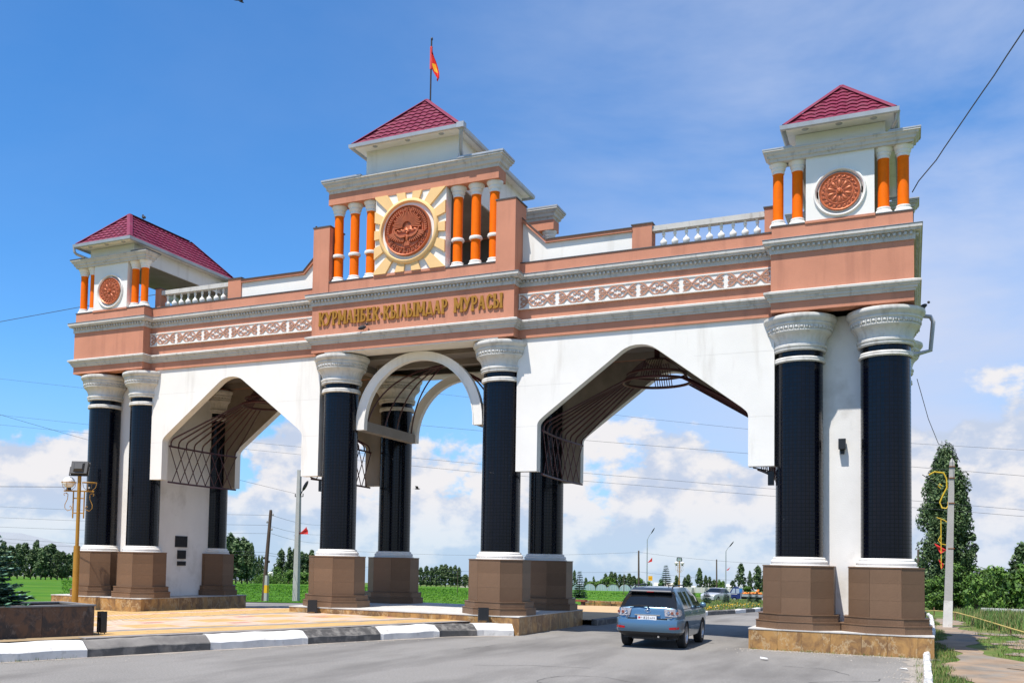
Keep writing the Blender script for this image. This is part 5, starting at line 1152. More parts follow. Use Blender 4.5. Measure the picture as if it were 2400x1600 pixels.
wood_pole(-18.7, 19.4, -.41, 5.25, .35, 'dark wooden utility pole with yellow banded stub left of the white concrete pole', None)
wood_pole(-41.3, 200.9, -4.5, 9.9, -.1, 'far wooden utility pole above the blue car roof', None, False)
wood_pole(-43.9, 320, -7.1, 11.6, -.1, 'far wooden utility pole beside the silver car street lamp', None, False)
wood_pole(15.15, 99.3, -1.72, 6.3, .0, 'far thin pole at the right column edge near the very tall poplar', None, False)
def steel_lamp(x, y, z, h, hx, hz, lb, pen):
    p = thing('street_lamp', lb, 'street lamp', (x, y, z), 0, 'steel street lamps along the far road'); q = MB(); q.tube([(0, 0, -.2), (0, 0, h)], .16, 8, r2=.10); q.tube([(0, 0, h), (hx * .35, 0, h + (hz - h) * .45), (hx * .6, 0, h + (hz - h) * .62)], .07, 6); mk('pole', q, STEEL, p, 60)
    q = MB(); M = T(hx * .82, 0, h + (hz - h) * .82) @ Matrix.Rotation(-math.atan2(hz - h, hx), 4, 'Y'); q.ell((0, 0, 0), (.85, .22, .13), 10, 6, 0, M); mk('lamp_head', q, DARK, p, 60); pennant(p, pen)
steel_lamp(-41.4, 209.2, -4.67, 12.75, 1.6, 15.4, 'steel street lamp with red pennant above the blue car roof', ((.1, 7.3), (1.2, 8.6), (1.2, 7.6)))
steel_lamp(-23.3, 208.8, -4.46, 10.1, 1.5, 12.1, 'steel street lamp with red pennant rising above the silver car', ((.1, 5.8), (1.0, 6.5), (.5, 5.7)))
p = thing('concrete_pole', 'pale concrete pole with yellow scrollwork and red pennants by the dirt path at right', 'pole', (15.63, 17.1, 0))
q = MB(); q.add([(-.16, -.13, -.3), (.16, -.13, -.3), (.16, .13, -.3), (-.16, .13, -.3), (.11, -.08, 6.5), (.29, -.08, 6.5), (.29, .08, 6.5), (.11, .08, 6.5)], [(0, 1, 5, 4), (1, 2, 6, 5), (2, 3, 7, 6), (3, 0, 4, 7)]); q.add([(.11, -.08, 6.5), (.29, -.08, 6.5), (.29, .08, 6.5), (.11, .08, 6.5), (.2, 0, 6.68)], [(0, 1, 4), (1, 2, 4), (2, 3, 4), (3, 0, 4)]); mk('shaft', q, CONC, p)
q = MB(); q.add([(-.168, -.138, -.1), (.168, -.138, -.1), (.168, .138, -.1), (-.168, .138, -.1), (-.115, -.132, 1.0), (.19, -.132, 1.0), (.19, .132, 1.0), (-.115, .132, 1.0)], [(0, 1, 5, 4), (1, 2, 6, 5), (2, 3, 7, 6), (3, 0, 4, 7), (4, 5, 6, 7)]); mk('whitewashed_foot', q, KW, p)
YEL = mat('yellow_scroll', (.62, .42, .02), .6); q = MB()
q.tube([(-.62, 0, 6.0), (-.42, 0, 6.12), (-.1, 0, 6.08), (.0, 0, 5.85), (.02, 0, 5.5), (-.12, 0, 5.2), (-.24, 0, 4.9), (-.16, 0, 4.68), (.0, 0, 4.66), (.06, 0, 4.78), (.05, 0, 4.9), (.15, 0, 4.84)], .03, 6)
q.tube([(-.15, 0, 5.55), (-.25, 0, 5.65), (-.3, 0, 5.55), (-.2, 0, 5.46)], .02, 5); mk('scrollwork', q, YEL, p, 60)
q = MB(); q.tube([(-.2, 0, 4.2), (-.2, 0, 2.3)], .022, 5); q.tube([(-.35, 0, 4.3), (-.1, 0, 4.2), (.1, 0, 4.05)], .018, 5); q.tube([(-.2, 0, 3.6), (-.3, 0, 3.4), (-.2, 0, 3.25), (.05, 0, 3.2)], .018, 5); mk('hanging_rod', q, YEL, p, 60)
q = MB(); q.tube([(.2, 0, 6.6), (.24, 0, 7.15), (.36, 0, 6.75), (.48, 0, 6.5), (.3, 0, 6.55)], .014, 4); q.tube([(-.85, 0, 6.02), (-.5, 0, 5.75), (-.3, 0, 5.55)], .02, 4); mk('wire_hook', q, DARK, p)
for z in (6.3, 5.85, 4.85, 3.05): q = MB(); q.box(-.02 + .018 * z, .22 + .014 * z, -.12, .12, z, z + .035); mk('strap', q, mat('rust_strap', (.22, .09, .03), .8), p)
pennant(p, ((.0, 3.0), (-.45, 3.28), (-.22, 2.86))); pennant(p, ((-.1, 2.42), (-.30, 2.64), (-.2, 2.25)))
WIRE = mat('wire', (.06, .06, .065), .6)
def wire(pts, r, lb, gp, sag=0.0, wob=0.0):
    P_ = [Vector(p) for p in pts]
    if len(P_) == 2: P_ = [P_[0].lerp(P_[1], i / 16) - Vector((0, 0, sag * 4 * (i / 16) * (1 - i / 16))) for i in range(17)]
    if wob:
        rd = random.Random(1); P2 = []
        for a, b in zip(P_, P_[1:]): P2 += [a, a.lerp(b, .5) + Vector((rd.uniform(-wob, wob), 0, rd.uniform(-wob, wob)))]
        P_ = P2 + [P_[-1]]
    q = MB(); q.tube(P_, r, 4); return tag(mk('overhead_wire', q, WIRE), lb, 'wire', gp)
GW = 'power lines behind the gate'
wire([(-30, 60, 19.0), (-6.7, 60, 15.14), (2.0, 60, 13.84), (14.8, 60, 12.16), (22, 60, 11.43), (60, 60, 8.5)], .014, 'highest of the power lines crossing behind the gate', GW)
wire([(-130, 60, 30), (-89.8, 60, 24.1), (-30, 60, 15.6), (-12.3, 60, 13.4), (14.8, 60, 10.3), (22.6, 60, 9.4), (60, 60, 6)], .017, 'second power line from the top behind the gate', GW)
wire([(-130, 60, 24.5), (-89.5, 60, 19.45), (-49.5, 60, 14.5), (-22.1, 60, 11.4), (4.3, 60, 8.7), (22.5, 60, 6.84), (60, 60, 3.6)], .017, 'upper line of the close pair crossing low behind the gate', GW)
wire([(-130, 60, 23), (-89.5, 60, 18.2), (-50.4, 60, 13.8), (-22.1, 60, 10.6), (4.3, 60, 8.1), (22.5, 60, 6.36), (60, 60, 3.2)], .017, 'lower line of the close pair crossing low behind the gate', GW)
for k, (zi, zl, zr2) in enumerate(((4.55, 5.04, 5.6), (3.98, 4.17, 4.75), (3.5, 3.4, 4.05), (2.42, 2.91, 2.9), (2.24, 2.59, 2.7))):
    b = (-18.4 + .17 * (1 if k % 2 == 0 else -1), 19.4, zi - .02); n = ('highest', 'second', 'third', 'fourth', 'lowest')[k]
    wire([(-60, 19.4, zl + 1.1), b], .010, n + ' wire running left from the dark wooden pole', 'wires of the dark wooden pole', .25); wire([b, (-31.5, 46, zr2 - .6), ], .010, n + ' wire running right from the dark wooden pole', 'wires of the dark wooden pole', .15)
wire([(-18.35, 21.9, 5.95), (-31, 4, 10.5)], .010, 'wire from the white concrete pole up to the left', None, .2)
wire([(-41.2, 200.9, 5.0), (-120, 200.9, 4.2)], .03, 'thin wire left of the far wooden pole', 'wires of the far pole', 1.0); wire([(-41.2, 200.9, 5.0), (0, 205, 3.0)], .03, 'thin wire right of the far wooden pole', 'wires of the far pole', .8)
wire([(-41.2, 200.9, .5), (-120, 200.9, .2)], .03, 'low thin wire left of the far wooden pole', 'wires of the far pole', .8); wire([(-41.2, 200.9, .5), (0, 205, -.6)], .03, 'low thin wire right of the far wooden pole', 'wires of the far pole', .8)
wire([(-28, 6, 13.26), (-20.2, 6, 13.58), (-14.0, 6.0, 13.75)], .015, 'wire tied to the left tower of the gate', None)
wire([(-24, .5, 4.9), (-19, -.2, 4.72), (-13.2, -1.15, 4.55)], .012, 'cable reaching the near ochre lamp post from the left', None)
wire([(14.42, 1, 12.1), (14.75, -.2, 12.18), (15.1, -1.2, 12.32), (15.6, -2.5, 12.64), (15.95, -4, 12.65), (16.32, -6, 12.57), (17, -10, 12.4)], .014, 'crinkled cable from the right tower up across the sky', None, 0, .03)
wire([(14.54, 6, 8.0), (14.9, 10, 7.3), (15.3, 14.5, 6.95), (15.83, 17.1, 7.1)], .012, 'cable hanging between the gate corner and the concrete pole', None)
# yellow gas pipe rail
YP = mat('yellow_pipe', (.50, .37, .09), .6, .15, 2.0); p = thing('pipe_rail', 'low yellow gas pipe on short posts along the grass at right', 'pipe')
q = MB(); q.tube([(15.1, 36, -.1), (15.5, 34.8, -.02), (16.3, 27, .20), (16.8, 21, .22), (17.3, 15.7, .20), (17.45, 13, .22), (17.8, 8, .24), (18.4, 0, .25)], .028, 7); mk('pipe', q, YP, p, 60)
for x, y in ((17.3, 15.7), (17.46, 13.0), (16.75, 21.2), (16.25, 27.2), (15.5, 34.8), (17.95, 6)): q = MB(); q.box(x - .025, x + .025, y - .025, y + .025, -.3, .17 if y > 10 else .2); mk('rail_post', q, mat('rusty_post', (.16, .09, .05), .9), p)
p = thing('garden_fence', 'low white fence glimpsed under the trees at the right edge', 'fence', (20.0, 46.7, -.56))
for i in range(16): q = MB(); q.box(-1.6 + i * .26, -1.36 + i * .26, 0, .03, 0, .42); mk('fence_board', q, KW, p)
# ---------------------------------------------------------------- flag, birds, litter
p = thing('flagpole', 'dark flagpole with a limp red flag on the central roof peak', 'flagpole', (.06, 1.4, 17.42))
q = MB(); q.tube([(0, 0, -.1), (0, 0, 2.22)], .028, 8); q.ell((.01, 0, 2.22), (.04, .04, .06), 8, 5); mk('pole', q, mat('dark_pole', (.03, .02, .022), .5), p, 60); q = MB(); q.lathe([(.06, -.1), (.06, .08), (.03, .1)], 8); mk('pole_base', q, GUT, p)
FLR = mat('flag_red', (.70, .022, .012), .7, .1, 3, flakes=None); q = MB(); vs = []
rows = [(1.92, .02), (1.75, .07), (1.55, .15), (1.35, .24), (1.15, .31), (.95, .36), (.80, .35), (.70, .27)]
for i, (z, w) in enumerate(rows):
    for j in range(7):
        t = j / 6; dz = -.0 if i == 0 else 0; vs.append((-.02 + w * t + (.0 if i < 5 else .07 * (i - 4) * (1 - t)), .06 * sin(t * 9 + i * .5), z + (.25 * (1 - t) * (i / 7) if i > 3 else 0)))
fs = [(i * 7 + j, i * 7 + j + 1, (i + 1) * 7 + j + 1, (i + 1) * 7 + j) for i in range(7) for j in range(6)]; fm = [0] * len(fs)
for i in (3, 4): 
    for j in (2, 3): fm[i * 6 + j] = 1
for f, m_ in zip(fs, fm): q.f.append(f); q.m.append(m_)
q.v = vs; fl = mk('flag', q, [FLR, mat('flag_sun', (.85, .45, .01), .7)], p, 60); q = MB(); q.box(-.035, .032, -.032, .032, 1.18, 1.96); mk('flag_sleeve', q, mat('flag_sleeve_red', (.62, .05, .05), .7), p)
BD = mat('pigeon_grey', (.03, .03, .035), .7, .2, 8)
def bird(x, y, z, rz, lb, up=.5):
    t = thing('bird', lb, 'bird', (x, y, z), rz, 'birds on and around the gate'); M = Matrix.Rotation(-up, 4, 'Y')
    q = MB(); q.ell((0, 0, .09), (.13, .06, .065), 10, 6, 0, T(0, 0, .0) @ M); q.ell((.11, 0, .20 if up > .3 else .15), (.042, .038, .042), 8, 5); q.add([(-.10, -.03, .06), (-.10, .03, .06), (-.24, .0, -.01 if up > .3 else .06)], [(0, 1, 2)], 0); q.add([(.145, -.01, .2), (.145, .01, .2), (.18, 0, .19)], [(0, 1, 2)]); mk('body', q, BD, t, 60)
    for s in (-1, 1): q = MB(); q.ell((-.03, s * .055, .10), (.12, .016, .05), 8, 5, 0, M); mk('wing', q, BD, t, 60); 
    q = MB(); q.tube([(.0, -.02, .04), (.01, -.02, -.0)], .006, 4); q.tube([(.0, .02, .04), (.01, .02, .0)], .006, 4); mk('leg', q, DARK, t)
bird(-12.7, 1.85, 15.38, 2.5, 'bird perched on the ridge of the left maroon roof'); bird(-3.75, .6, 13.31, 2.6, 'bird on top of the pink pillar left of the sun panel'); bird(-1.55, .06, 9.60, .4, 'pigeon on the ledge below the gold inscription', .35); bird(14.75, 5.4, 10.0, .3, 'bird at the right end cornice of the gate')
def flyer(x, y, z, rz, lb, s=1.0):
    t = thing('flying_bird', lb, 'bird', (x, y, z), rz, 'birds on and around the gate', s); q = MB(); q.ell((0, 0, 0), (.14, .035, .035), 8, 5); q.add([(-.1, -.02, 0), (-.1, .02, 0), (-.25, .06, 0), (-.18, 0, 0), (-.25, -.06, 0)], [(0, 1, 2, 3), (0, 3, 4)]); mk('body', q, BD, t, 60)
    for k in (-1, 1): q = MB(); q.add([(.06, k * .02, .01), (-.05, k * .02, .01), (-.10, k * .18, .10), (-.14, k * .34, .12), (.02, k * .18, .11)], [(0, 1, 2, 4), (2, 3, 4)]); mk('wing', q, BD, t)
flyer(-9.3, 20, 5.98, .5, 'swallow flying beyond the central arch', 1.1); flyer(-9.12, 3, 24.0, 1.2, 'bird flying at the top edge of the sky', 1.0); flyer(4.05, -2.5, 4.6, 1.9, 'small bird flying past the right central column', .5)
LIT = mat('litter_paper', (.75, .75, .74), .7)
for i, (x, y, s, lb) in enumerate(((11.25, -3.2, .16, 'crumpled white paper on the asphalt before the right plinth'), (14.2, -3.4, .10, 'white litter near the narrow kerb at right'), (-1.75, -13.9, .09, 'white scrap at the foot of the near white kerb stone'), (16.4, 12.3, .12, 'white litter on the grass by the concrete pole'))):
    rd = random.Random(i); q = MB(); q.add([(rd.uniform(-1, 1) * s, rd.uniform(-1, 1) * s, rd.uniform(.0, .35) * s) for _ in range(8)], [(0, 1, 2), (2, 1, 3), (3, 4, 2), (4, 3, 5), (5, 6, 4), (6, 5, 7), (0, 4, 6)]); tag(mk('litter', q, LIT, None, None, (x, y, .01)), lb, 'litter', 'scraps of litter')

# ================================================================ VEHICLES
CARP = bpy.data.materials.new('blue_car_paint'); CARP.use_nodes = True; b_ = CARP.node_tree.nodes['Principled BSDF']; b_.inputs['Base Color'].default_value = (.10, .195, .29, 1); b_.inputs['Metallic'].default_value = .55; b_.inputs['Roughness'].default_value = .32; b_.inputs['Coat Weight'].default_value = .8; b_.inputs['Coat Roughness'].default_value = .06
def paint(name, c, me=.4):
    m = bpy.data.materials.new(name); m.use_nodes = True; b_ = m.node_tree.nodes['Principled BSDF']; b_.inputs['Base Color'].default_value = (*c, 1); b_.inputs['Metallic'].default_value = me; b_.inputs['Roughness'].default_value = .33; b_.inputs['Coat Weight'].default_value = .7; return m
GLS = mat('tinted_glass', (.008, .009, .010), .05, 0, spec=.6); RUB = mat('tyre_rubber', (.018, .018, .018), .85, .15, 20); ALLOY = mat('alloy', (.55, .55, .56), .3, .05, 2, metal=.8); CHR = mat('chrome', (.75, .76, .78), .12, 0, metal=1.0); BLK = mat('black_trim', (.012, .012, .013), .5); LENS = mat('clear_lens', (.27, .26, .27), .15, .7, 24); REDL = mat('red_reflector', (.33, .006, .008), .25)
WTAB = [(.2, .84), (.45, .905), (.76, .925), (.92, .92), (1.06, .90), (1.22, .825), (1.4, .735), (1.54, .655), (1.7, .55)]
def car_body(st, arches, zbase, glass_y, rear_glass, front_glass, pillars, belt=1.06, wt=WTAB, hx=1.0):
    zn = [0, .40, .58, .76, .92, belt, belt + .16, belt + .33, belt + .47]; mb = MB(); ring = []
    for (y, zt, tp) in st:
        zb = zbase(y)
        for yc, R in arches:
            if abs(y - yc) < R: zb = max(zb, .35 + sqrt(R * R - (y - yc) ** 2))
        ze = zt - .05; pts = []
        for z in zn: zc = min(max(z, zb), ze); pts.append((interp(wt, zc) * tp, zc))
        xe = pts[-1][0]; pts += [(xe * .93, zt - .022), (xe * .6, zt - .005), (0, zt)]
        full = [(x, y, z) for x, z in pts] + [(-x, y, z) for x, z in pts[-2::-1]]; ring.append(full)
    n = len(ring[0]); vs = [p for r in ring for p in r]; fs = []; ms = []
    for i in range(len(ring) - 1):
        ya, yb = st[i][0], st[i + 1][0]; ym = (ya + yb) / 2
        for j in range(n - 1):
            jj = j if j < n // 2 else n - 2 - j; m_ = 0
            if 5 <= jj <= 7 and glass_y[0] < ym < glass_y[1]:
                m_ = 2 if any(a < ym < b for a, b in pillars) else 1
            if jj >= 8 and (rear_glass[0] < ym < rear_glass[1] or front_glass[0] < ym < front_glass[1]): m_ = 1
            fs.append((i * n + j, (i + 1) * n + j, (i + 1) * n + j + 1, i * n + j + 1)); ms.append(m_)
    mb.v = vs; mb.f = fs; mb.m = ms; mb.f.append(tuple(range(n))); mb.m.append(0); mb.f.append(tuple((len(ring) - 1) * n + j for j in reversed(range(n)))); mb.m.append(0)
    return mb
def clean(me):
    bm = bmesh.new(); bm.from_mesh(me); bmesh.ops.remove_doubles(bm, verts=bm.verts, dist=.0008); bmesh.ops.dissolve_degenerate(bm, edges=bm.edges, dist=.0008); bmesh.ops.recalc_face_normals(bm, faces=bm.faces); bm.to_mesh(me); bm.free()
    me.polygons.foreach_set('use_smooth', [True] * len(me.polygons)); me.update(); me.set_sharp_from_angle(angle=radians(38)); return me
def wheel(par, x, y, r, w, s):
    q = MB(); M = Matrix.Rotation(pi / 2, 4, 'Y'); q.lathe([(r * .66, -w / 2), (r * .92, -w / 2), (r, -w / 2 + .03), (r, w / 2 - .03), (r * .92, w / 2), (r * .66, w / 2), (r * .66, -w / 2)], 32, caps=False, M=M); wh = mk('wheel', q, RUB, par, 40, (x, y, r))
    q = MB(); q.lathe([(r * .67, -w * .4), (r * .67, w * .48), (r * .60, w * .49), (r * .57, w * .30), (r * .55, -w * .3)], 28, caps=False, M=M); q.lathe([(0, w * .40), (r * .16, w * .38), (r * .17, w * .2), (0, w * .2)], 12, caps=False, M=M)
    for k in range(5):
        q.box(-.035, .035, r * .1, r * .62, w * .20, w * .36, 0, M @ Matrix.Rotation(2 * pi * k / 5, 4, 'Z'))
    if s < 0: q.v = [(-a, b, c) for a, b, c in q.v]
    mk('rim', q, ALLOY, wh, 40); q = MB(); q.lathe([(0, -.02), (r * .55, -.02), (r * .55, .0), (0, 0)], 20, caps=False, M=M); mk('brake_disc', q, BLK, wh)
    return wh
suv = thing('car', 'blue sport utility car seen from behind driving under the right arch', 'car', (8.255, -1.10, 0), .012, None, (.905, .93, .955))
ST = [(-.985, .79, .80), (-.97, .84, .825), (-.955, .93, .85), (-.935, 1.03, .875), (-.915, 1.10, .895), (-.90, 1.125, .905), (-.84, 1.18, .925), (-.74, 1.28, .95), (-.64, 1.38, .965), (-.55, 1.47, .975), (-.47, 1.54, .98), (-.42, 1.575, .985)]
ST += [(y, z, 1.0) for y, z in ((-.38, 1.60), (-.30, 1.617), (-.2, 1.63), (-.1, 1.637), (0, 1.642), (.1, 1.648), (.2, 1.652), (.3, 1.655), (.37, 1.658), (.42, 1.66), (.6, 1.663), (.68, 1.664), (.74, 1.664), (1.0, 1.662), (1.28, 1.657), (1.36, 1.652), (1.6, 1.635), (1.8, 1.60), (1.95, 1.54), (2.1, 1.44), (2.18, 1.385), (2.25, 1.335), (2.35, 1.265), (2.45, 1.195), (2.55, 1.13), (2.65, 1.075), (2.75, 1.055), (2.85, 1.04), (2.95, 1.025), (2.99, 1.02))]
ST += [(3.1, 1.0, .995), (3.3, .955, .97), (3.45, .91, .93), (3.58, .83, .86), (3.66, .70, .76)]
zb_ = lambda y: .46 if y < -.45 else .42 if y < -.38 else .30 if y < 3.0 else .36
me = car_body(ST, ((0, .40), (2.58, .40)), zb_, (-.46, 2.32), (-.905, -.40), (1.72, 2.68), ((-.52, -.12), (.42, .60), (1.02, 1.2)), hx=1).mesh('body', [CARP, GLS, CARP])
put('body', clean(me), suv)
q = MB()  # rear bumper, lofted in plan
plan = [(-.935, -.42), (-.945, -.62), (-.915, -.84), (-.83, -.985), (-.62, -1.045), (0, -1.065), (.62, -1.045), (.83, -.985), (.915, -.84), (.945, -.62), (.935, -.42)]
lv = [(.46, .93), (.50, .985), (.60, 1.0), (.72, .995), (.79, .965), (.815, .90)]
q.add([(x * (1 if k_ > .95 else .985), -.35 + (y + .35) * k_, z) for z, k_ in lv for x, y in plan], [(j * 11 + i, j * 11 + i + 1, (j + 1) * 11 + i + 1, (j + 1) * 11 + i) for j in range(5) for i in range(10)] + [tuple(55 + i for i in range(11))]); mk('rear_bumper', q, CARP, suv, 40)
q = MB(); q.add([(x * s_, -.35 + (y + .35) * s2, z) for z, s_, s2 in ((.465, .98, .93), (.40, .94, .86), (.33, .80, .70)) for x, y in plan], [(j * 11 + i, j * 11 + i + 1, (j + 1) * 11 + i + 1, (j + 1) * 11 + i) for j in range(2) for i in range(10)]); q.box(-.78, .78, -.55, 3.3, .26, .60); q.box(-.5, .5, -.7, -.3, .24, .4); mk('underbody', q, BLK, suv)
q = MB(); q.box(-.56, .56, -1.012, -.97, .803, .835); mk('bumper_step', q, BLK, suv)
for s in (-1, 1):
    q = MB(); xx = [s * .60, s * .86]; q.add([(s * .63, -1.052, .545), (s * .80, -1.012, .55), (s * .885, -.925, .56), (s * .885, -.925, .615), (s * .80, -1.012, .615), (s * .63, -1.052, .60)], [(0, 1, 4, 5), (1, 2, 3, 4)]); mk('reflector', q, REDL, suv)
    # clear tail lamp wrapping the corner
    q = MB(); oy = .016
    low = [(.50, -.985, .90), (.70, -.985, .88), (.80, -.950, .885), (.895, -.82, .90), (.915, -.62, .93)]; hi = [(.46, -.925, 1.085), (.66, -.925, 1.095), (.765, -.895, 1.10), (.85, -.78, 1.09), (.888, -.58, 1.05)]
    q.add([(s * x, y - oy * .8, z) for x, y, z in low] + [(s * x, y - oy, z) for x, y, z in hi], [(i, i + 1, i + 6, i + 5) for i in range(4)], 0)
    q.add([(s * x * .95, y + .04, z) for x, y, z in low] + [(s * x * .95, y + .04, z) for x, y, z in hi], [(i, i + 1, i + 6, i + 5) for i in range(4)], 0)
    tl = mk('tail_lamp', q, LENS, suv, 60)
    for x, y, z, r in ((.60, -.985, .985, .045), (.70, -.98, .985, .04), (.83, -.92, .985, .04)):
        q = MB(); q.lathe([(0, .012), (r, .0), (r * .8, .016), (r * .6, .004), (0, .008)], 12, M=T(s * x, y - .004, z) @ Matrix.Rotation(pi / 2, 4, 'X'), caps=False); mk('lamp_bulb', q, CHR if r > .041 else mat('lamp_amber', (.30, .10, .06), .3), tl)
    for y in (0, 2.58): wheel(suv, s * .80, y, .362, .235, s)
    for yc in (0, 2.58):
        q = MB(); k = 18; o_ = []
        for i in range(k + 1):
            a = pi * i / k - .05; o_.append((yc + .405 * cos(a), .35 + .405 * sin(a)))
        q.add([(s * (interp(WTAB, z) * 1.0 + .004), y, z) for y, z in o_] + [(s * .70, y, z) for y, z in o_], [(i, i + 1, i + k + 2, i + k + 1) for i in range(k)]); mk('wheel_arch', q, BLK, suv)
    q = MB(); q.box(min(s * .905, s * .93), max(s * .905, s * .93), .50, 2.05, .52, .58); mk('side_moulding', q, CARP, suv)
    q = MB(); q.tube([(s * .54, -.22, 1.625), (s * .545, -.12, 1.685), (s * .55, .9, 1.71), (s * .55, 1.35, 1.69), (s * .54, 1.45, 1.64)], .019, 6); mk('roof_rail', q, BLK, suv, 60)
    q = MB(); q.ell((s * 1.03, 1.98, 1.13), (.10, .06, .085), 10, 7); q.tube([(s * .87, 2.02, 1.06), (s * .98, 2.0, 1.10)], .03, 5); mk('wing_mirror', q, CARP, suv, 60)
    for y in (.62, 1.62):
        q = MB(); q.box(min(s * .905, s * .935), max(s * .905, s * .935), y, y + .17, .945, .975); mk('door_handle', q, CARP, suv)
    for y0 in (.45, 1.32, 2.22):
        q = MB(); q.add([(s * (interp(WTAB, z) + .003), y0 + (.0 if z < 1 else 0) + dy, z) for z in (.36, .5, .7, .9, 1.05) for dy in (-.006, .006)], [(2 * i, 2 * i + 1, 2 * i + 3, 2 * i + 2) for i in range(4)]); mk('door_gap', q, BLK, suv)
    q = MB(); q.tube([(s * .905, -.40, 1.075), (s * .905, .6, 1.075), (s * .905, 2.3, 1.07)], .009, 4); mk('window_trim', q, BLK, suv)
    q = MB(); q.add([(s * .74, 2.9, .80), (s * .88, 3.1, .82), (s * .70, 3.55, .70), (s * .80, 3.45, .86)], [(0, 1, 3, 2)]); mk('headlight', q, LENS, suv)
q = MB(); q.add([(-.61, -.50, 1.545), (.61, -.50, 1.545), (.57, -.20, 1.640), (-.57, -.20, 1.640), (-.60, -.60, 1.53), (.60, -.60, 1.53), (.56, -.56, 1.575), (-.56, -.56, 1.575)], [(4, 5, 1, 0), (7, 6, 2, 3), (4, 7, 6, 5), (5, 6, 2, 1), (4, 0, 3, 7)]); mk('spoiler', q, mat('spoiler_shade', (.022, .032, .05), .45), suv)  # spoiler darker than the body paint, its shadow put into the colour
q = MB(); q.box(-.62, .62, -.625, -.55, 1.52, 1.545); q.box(-.10, .10, -.64, -.62, 1.527, 1.545, 1); mk('spoiler_trim', q, [BLK, REDL], suv)
q = MB(); q.tube([(.02, -.945, 1.15), (-.25, -.925, 1.16), (-.52, -.935, 1.135)], .018, 5); q.lathe([(.03, 0), (.03, .05)], 8, M=T(.02, -.93, 1.14) @ Matrix.Rotation(pi / 2, 4, 'X')); mk('rear_wiper', q, BLK, suv)
q = MB(); q.box(-.36, .36, -1.005, -.955, .90, .93); mk('tailgate_handle', q, CHR, suv)
pl_ = MB(); pl_.box(-.27, .27, -1.035, -1.02, .785, .895); plate = mk('number_plate', pl_, mat('plate_white', (.72, .72, .72), .5), suv)
BKT = mat('plate_ink', (.02, .02, .02), .6); RDT = mat('plate_red', (.55, .03, .02), .6)
def plate_text(body, x, z, size, m_, nm='plate_character'):
    me = text_mesh(body, size, .001, nm, m_); o = put(nm, me, plate, (x, -1.0375, z + .02)); o.rotation_euler = (pi / 2, 0, 0)
for ch, x in zip('820', (-.075, -.015, .045)): plate_text(ch, x, .818, .10, BKT)
for ch, x in zip('AFK', (.115, .165, .215)): plate_text(ch, x, .816, .075, BKT)
for ch, x in zip('01', (-.165, -.135)): plate_text(ch, x, .825, .06, BKT)
q = MB(); q.box(-.245, -.19, -1.0372, -1.035, .815, .87); mk('plate_flag', q, RDT, plate)
q = MB(); k = 24; q.tube([(.075 * cos(2 * pi * i / k), 0, .05 * sin(2 * pi * i / k)) for i in range(k)], .008, 5, closed=True); q.ribbon([(-.02, .035), (-.028, -.018), (.04, -.018)], .013, -.008, .004); mk('tailgate_emblem', q, CHR, suv, 60, (0, -.955, 1.025))
me = text_mesh('RX', .085, .002, 'model_badge', CHR); o = put('model_badge', me, suv, (-.56, -.992, .86)); o.rotation_euler = (pi / 2, 0, 0)
q = MB(); q.box(.50, .70, -.994, -.988, .845, .862); mk('badge_strip', q, CHR, suv)
q = MB(); q.tube([(.32, -.95, .35), (.32, -1.0, .34)], .03, 8); mk('exhaust_pipe', q, CHR, suv); q = MB(); q.tube([(.35, .25, 1.65), (.35, .2, 1.70), (.36, .05, 1.78)], .012, 5); mk('antenna', q, BLK, suv)
# silver hatchback, parked facing the camera
sil = thing('car', 'silver car facing the camera beyond the verge', 'car', (-1.75, 70.3, -1.17), pi - .25, None, .90)
WT2 = [(.2, .80), (.45, .85), (.70, .87), (.9, .85), (1.1, .76), (1.3, .66), (1.5, .55)]
S2 = [(-.85, .75, .85), (-.8, .95, .92), (-.55, 1.02, .97), (-.38, 1.05, 1), (-.36, 1.06, 1), (-.2, 1.2, 1), (.0, 1.36, 1), (.2, 1.42, 1), (.36, 1.45, 1), (.9, 1.47, 1), (1.3, 1.43, 1), (1.6, 1.28, 1), (1.9, 1.10, 1), (2.1, .98, 1), (2.2, .95, 1), (2.5, .92, .99), (2.9, .87, .96), (3.15, .80, .90), (3.28, .68, .80)]
me = car_body(S2, ((0, .34), (2.5, .34)), lambda y: .24, (-.4, 1.9), (-.36, .1), (1.2, 2.1), ((.85, .95),), .93, WT2).mesh('body', [paint('silver_paint', (.55, .56, .58), .3), GLS, GLS]); put('body', clean(me), sil)
for s in (-1, 1):
    for y in (0, 2.5): wheel(sil, s * .74, y, .30, .19, s)
    q = MB(); q.add([(s * .50, 3.255, .62), (s * .78, 3.10, .64), (s * .80, 2.98, .76), (s * .52, 3.20, .75)], [(0, 1, 2, 3)]); mk('headlight', q, LENS, sil)
    q = MB(); q.ell((s * .93, 1.75, .98), (.09, .05, .06), 8, 5); mk('wing_mirror', q, BLK, sil)
q = MB(); q.box(-.36, .36, 3.25, 3.30, .60, .70); mk('grille', q, BLK, sil); q = MB(); q.box(-.7, .7, 3.20, 3.30, .28, .52); mk('front_bumper', q, paint('silver_bumper', (.5, .51, .53), .3), sil); q = MB(); q.box(-.45, .45, 3.295, 3.31, .30, .38); mk('air_intake', q, BLK, sil); q = MB(); q.box(-.26, .26, 3.30, 3.315, .42, .53); mk('number_plate', q, KW, sil)
